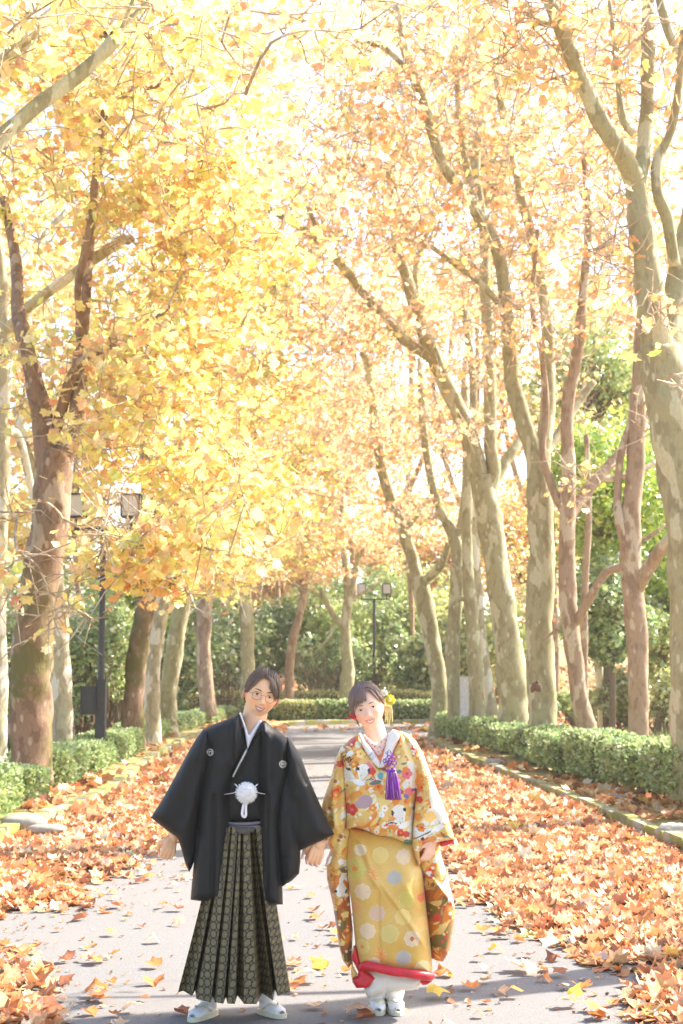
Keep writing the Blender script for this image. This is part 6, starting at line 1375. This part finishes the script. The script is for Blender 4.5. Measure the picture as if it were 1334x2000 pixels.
# red padded hem and white underskirt
mb = MB(); pp = [(B2([q])[0], r, d_) for q, r, d_ in [((425, 1215), .012, .09), ((455, 1195), .020, .12), ((490, 1190), .022, .14), ((600, 1215), .023, .155), ((720, 1240), .023, .16), ((850, 1258), .023, .15), ((960, 1275), .024, .12), ((1005, 1278), .021, .08), ((1015, 1280), .01, .05)]]
mb.tube([P(q[0], q[1], YB-d_) for q, r, d_ in pp], [r for q, r, d_ in pp], n=14, sub=5)
rh = mb.obj('red_hem', flat('red silk hem', (.62, .02, .035), .35, spec=.5), BR); WL[rh.name] = WL[BR.name]
RC = solid((.62, .02, .035))
puff('red_lining', B2([(390, 1020), (425, 1130), (450, 1210), (560, 1290), (520, 1345), (480, 1372), (400, 1374), (368, 1325), (365, 1300), (410, 1270), (415, 1240), (380, 1170), (355, 1130), (372, 1060)]), YB-.08, .03, .06, 9, RC, rh, vcol('red silk', .35, .5), step=1.5)
puff('red_lining', B2([(900, 1300), (1010, 1290), (1015, 1320), (980, 1345), (940, 1352), (915, 1325)]), YB-.06, .03, .05, 6, RC, rh, bpy.data.materials['red silk'], step=1.5)
puff('gold_kimono_edge', B2([(380, 1020), (395, 1080), (365, 1130), (375, 1200), (412, 1262), (365, 1305), (356, 1260), (360, 1150), (368, 1060)]), YB-.085, .012, .03, 6, skirt_pat, BR, M_SILK, step=1.5)
puff('white_underskirt', B2([(455, 1225), (700, 1225), (990, 1270), (915, 1340), (905, 1385), (760, 1395), (640, 1410), (520, 1452), (490, 1448), (465, 1400), (458, 1360), (480, 1330)]), YB-.03, .07, .10, 22, solid((.78, .74, .64)), BR, M_WHITEC, step=2, folds=Q2((640, 1300, 640, 1400, -.006, 4)))
# upper robe front with wide collars
up = B1([(440, 540), (470, 600), (540, 690), (608, 790), (640, 800), (700, 640), (770, 515), (800, 525), (900, 600), (940, 760), (930, 920), (890, 1080), (870, 1400), (800, 1395), (700, 1352), (600, 1345), (500, 1300), (420, 1278), (345, 1292), (345, 1150), (325, 950), (315, 780), (300, 660), (380, 580)])
puff('outer_robe', up, YB-.05, .12, .13, 30, front_pat, BR, M_SILK, step=1.15,
     folds=Q1((470, 620, 620, 880, .012, 5), (800, 560, 640, 860, .012, 5), (640, 860, 420, 960, .008, 6), (340, 980, 560, 900, .010, 7), (330, 800, 350, 1250, -.012, 6), (360, 1280, 620, 1180, .010, 8), (620, 1180, 850, 1380, .010, 9), (890, 900, 890, 1380, -.016, 6), (500, 1270, 700, 1320, -.008, 6)))
# under collars: white/cream wide bands, then red-dotted inner collar
def wcol(x, y):
    c = np.tile(np.array([.86, .80, .74]), (len(x), 1)); 
    for (a, b) in ((688, 690), (552, 715)):
        (qx, qy), = B1([(a, b)]); dx, dy = np.abs(x-qx), np.abs(y-qy); m_ = np.abs(dx+dy-7) < .8; c[m_] = (.30, .30, .42); m_ = np.abs(dx+dy-3.5) < .6; c[m_] = (.35, .35, .48)
    return c
puff('wide_collar', B1([(688, 530), (715, 503), (755, 512), (775, 550), (745, 625), (708, 705), (670, 770), (636, 810), (606, 806), (622, 765), (645, 690), (667, 600)]), YB-.14, .022, .06, 9, wcol, BR, M_SILK, step=1.2)
puff('wide_collar', B1([(440, 535), (462, 530), (500, 600), (560, 670), (615, 760), (622, 800), (600, 810), (560, 770), (500, 680), (465, 610)]), YB-.132, .02, .05, 8, wcol, BR, M_SILK, step=1.2)
def icol(x, y):
    c = np.tile(np.array([.88, .62, .50]), (len(x), 1)); rr = np.random.default_rng(3)
    for i in range(34): (qx, qy), = B1([(rr.uniform(500, 680), rr.uniform(560, 690))]); c = oval_patch(x, y, c, qx, qy, 1.6, .9, rr.uniform(0, 3), np.array([.5, .06, .06]))
    return c
puff('inner_collar', B1([(478, 530), (510, 560), (528, 570), (560, 605), (596, 612), (640, 575), (690, 520), (680, 600), (640, 680), (608, 720), (560, 670), (500, 590)]), YB-.115, .018, .05, 8, icol, BR, M_SILK, step=1.2)
# visible short sleeve on the picture's right, and cuff
rs_ = B1([(780, 520), (850, 545), (905, 605), (960, 700), (1000, 820), (1060, 970), (1110, 1090), (1160, 1220), (1205, 1370), (1120, 1385), (1060, 1395), (1000, 1385), (960, 1400), (930, 1470), (935, 1560), (925, 1588), (890, 1500), (868, 1420), (875, 1250), (890, 1100), (905, 1000), (880, 900), (860, 760), (830, 640)])
puff('robe_sleeve', rs_, YB-.09, .085, .10, 24, sleeve_pat, BR, M_SILK, step=1.15,
     folds=Q1((905, 700, 900, 1080, -.018, 6), (960, 780, 1000, 1100, .014, 11), (900, 1100, 1100, 1160, .008, 9), (880, 1150, 875, 1450, .010, 4), (940, 900, 1080, 1300, -.010, 8), (850, 600, 890, 900, .014, 9)))
puff('robe_sleeve', B1([(310, 680), (330, 800), (345, 1000), (352, 1180), (340, 1290), (300, 1330), (245, 1330), (180, 1400), (200, 1300), (150, 1140), (165, 1060), (210, 940), (240, 840), (270, 720)]), YB-.07, .075, .08, 18, lpat, BR, M_SILK, step=1.15,
     folds=Q1((300, 850, 310, 1250, -.014, 6), (240, 950, 260, 1250, .010, 7), (200, 1050, 230, 1250, -.010, 5)))
puff('red_cuff', B1([(1085, 1390), (1130, 1365), (1190, 1358), (1206, 1376), (1195, 1400), (1130, 1425), (1092, 1432)]), YB-.085, .03, .05, 7, RC, BR, bpy.data.materials['red silk'], step=1.3)
# purple tassel
M_PURP = vcol('purple silk', .45, .5, .3)
tc = P(762, 1503, YB-.24); mb = MB(); T_ = lambda x_, y_, d_=.245: P(x_, y_, YB-d_)
rt = np.random.default_rng(4)
for i in range(130):
    u = rt.uniform(-1, 1); x0 = 764+u*8; x1 = 768+u*16.5; dd = rt.uniform(-.012, .012); mb.tube([T_(x0, 1506, .245+dd), T_(x0*.6+x1*.4+.5, 1520, .25+dd), T_(x1, 1562+rt.uniform(-2, 1)-abs(u), .24+dd*1.3)], [.0022, .0022, .0016], n=5, sub=2)
cols = np.tile([.24, .035, .36], (len(mb.V), 1)); cols = cols*(1+.25*np.sin(np.arange(len(cols))//25*1.3))[:, None]
for k in range(0, 130, 9): pass
tz = mesh_obj('tassel', mb.V, mb.F, M_PURP, BR, col=cols); WL[tz.name] = WL[BR.name]
mb = MB()
for x0, x1 in ((758, 755), (765, 770), (769, 778)): mb.tube([T_(x0, 1508, .262), T_(x1, 1560, .258)], [.0012, .0012], n=5)
mesh_obj('gold_strand', mb.V, mb.F, M_PURP, tz, col=np.tile([.8, .45, .35], (len(mb.V), 1)))
mb = MB(); mb.ball(T_(758, 1505, .25), (.014, .014, .010), 12, 8); mb.ball(T_(768, 1504, .25), (.014, .014, .010), 12, 8)
for (a, b, r, an) in ((757, 1484, 5, 0), (767, 1482, 5, 1), (770, 1490, 5, 2), (755, 1492, 5, 3), (766, 1496, 5.5, 4), (761, 1488, 4, 5), (760, 1478, 4, .5), (752, 1486, 4, 2)):
    pts = [T_(a+r*math.cos(an+t), b+r*.85*math.sin(an+t), .252+.004*math.sin(2*t)) for t in np.linspace(0, 6.28, 14)]; mb.tube(pts, [.0026]*14, n=6)
for sx in (-1, 1): mb.tube([T_(762, 1496), T_(762+sx*5, 1474), T_(760+sx*2, 1468)], [.0022]*3, n=6, sub=3)
mesh_obj('knot', mb.V, mb.F, M_PURP, tz, col=np.tile([.22, .045, .40], (len(mb.V), 1)))
# feet
g1, g2 = G(735, 1960), G(731, 1976)
def bfoot(px):
    g = G(px, 1976); sock_sandal(BR, px, 1938, (g.x, YB+.14), (g.x+(.004 if px < 750 else .012), YB-.055), YB+.08)
bfoot(736); bfoot(770)
# her pale shawl-like white lining seen at the wrist
puff('white_lining', B1([(215, 1500), (240, 1500), (222, 1560), (180, 1590), (195, 1540)]), YB-.10, .012, .03, 6, solid((.82, .80, .78)), BR, M_WHITEC, step=1.5)
# ------------------------------------------------------------------ thin haze added to lift shadows and pale the distance
m = bpy.data.materials.new('thin haze'); m.use_nodes = True; n = m.node_tree; n.nodes.clear(); o_ = n.nodes.new('ShaderNodeOutputMaterial')
v = n.nodes.new('ShaderNodeVolumePrincipled'); v.inputs['Color'].default_value = (1, .93, .82, 1); v.inputs['Density'].default_value = .0007; v.inputs['Anisotropy'].default_value = .3
n.links.new(v.outputs[0], o_.inputs['Volume'])
mb = MB(); mb.box((0, 435, 12), (1010, 940, 28)); hz = mb.obj('haze', m, smooth=False); hz['kind'] = 'stuff'; hz['label'] = 'thin warm haze added between the trees to lift dark backgrounds'
S.cycles.volume_bounces = 0; S.cycles.volume_step_rate = 10
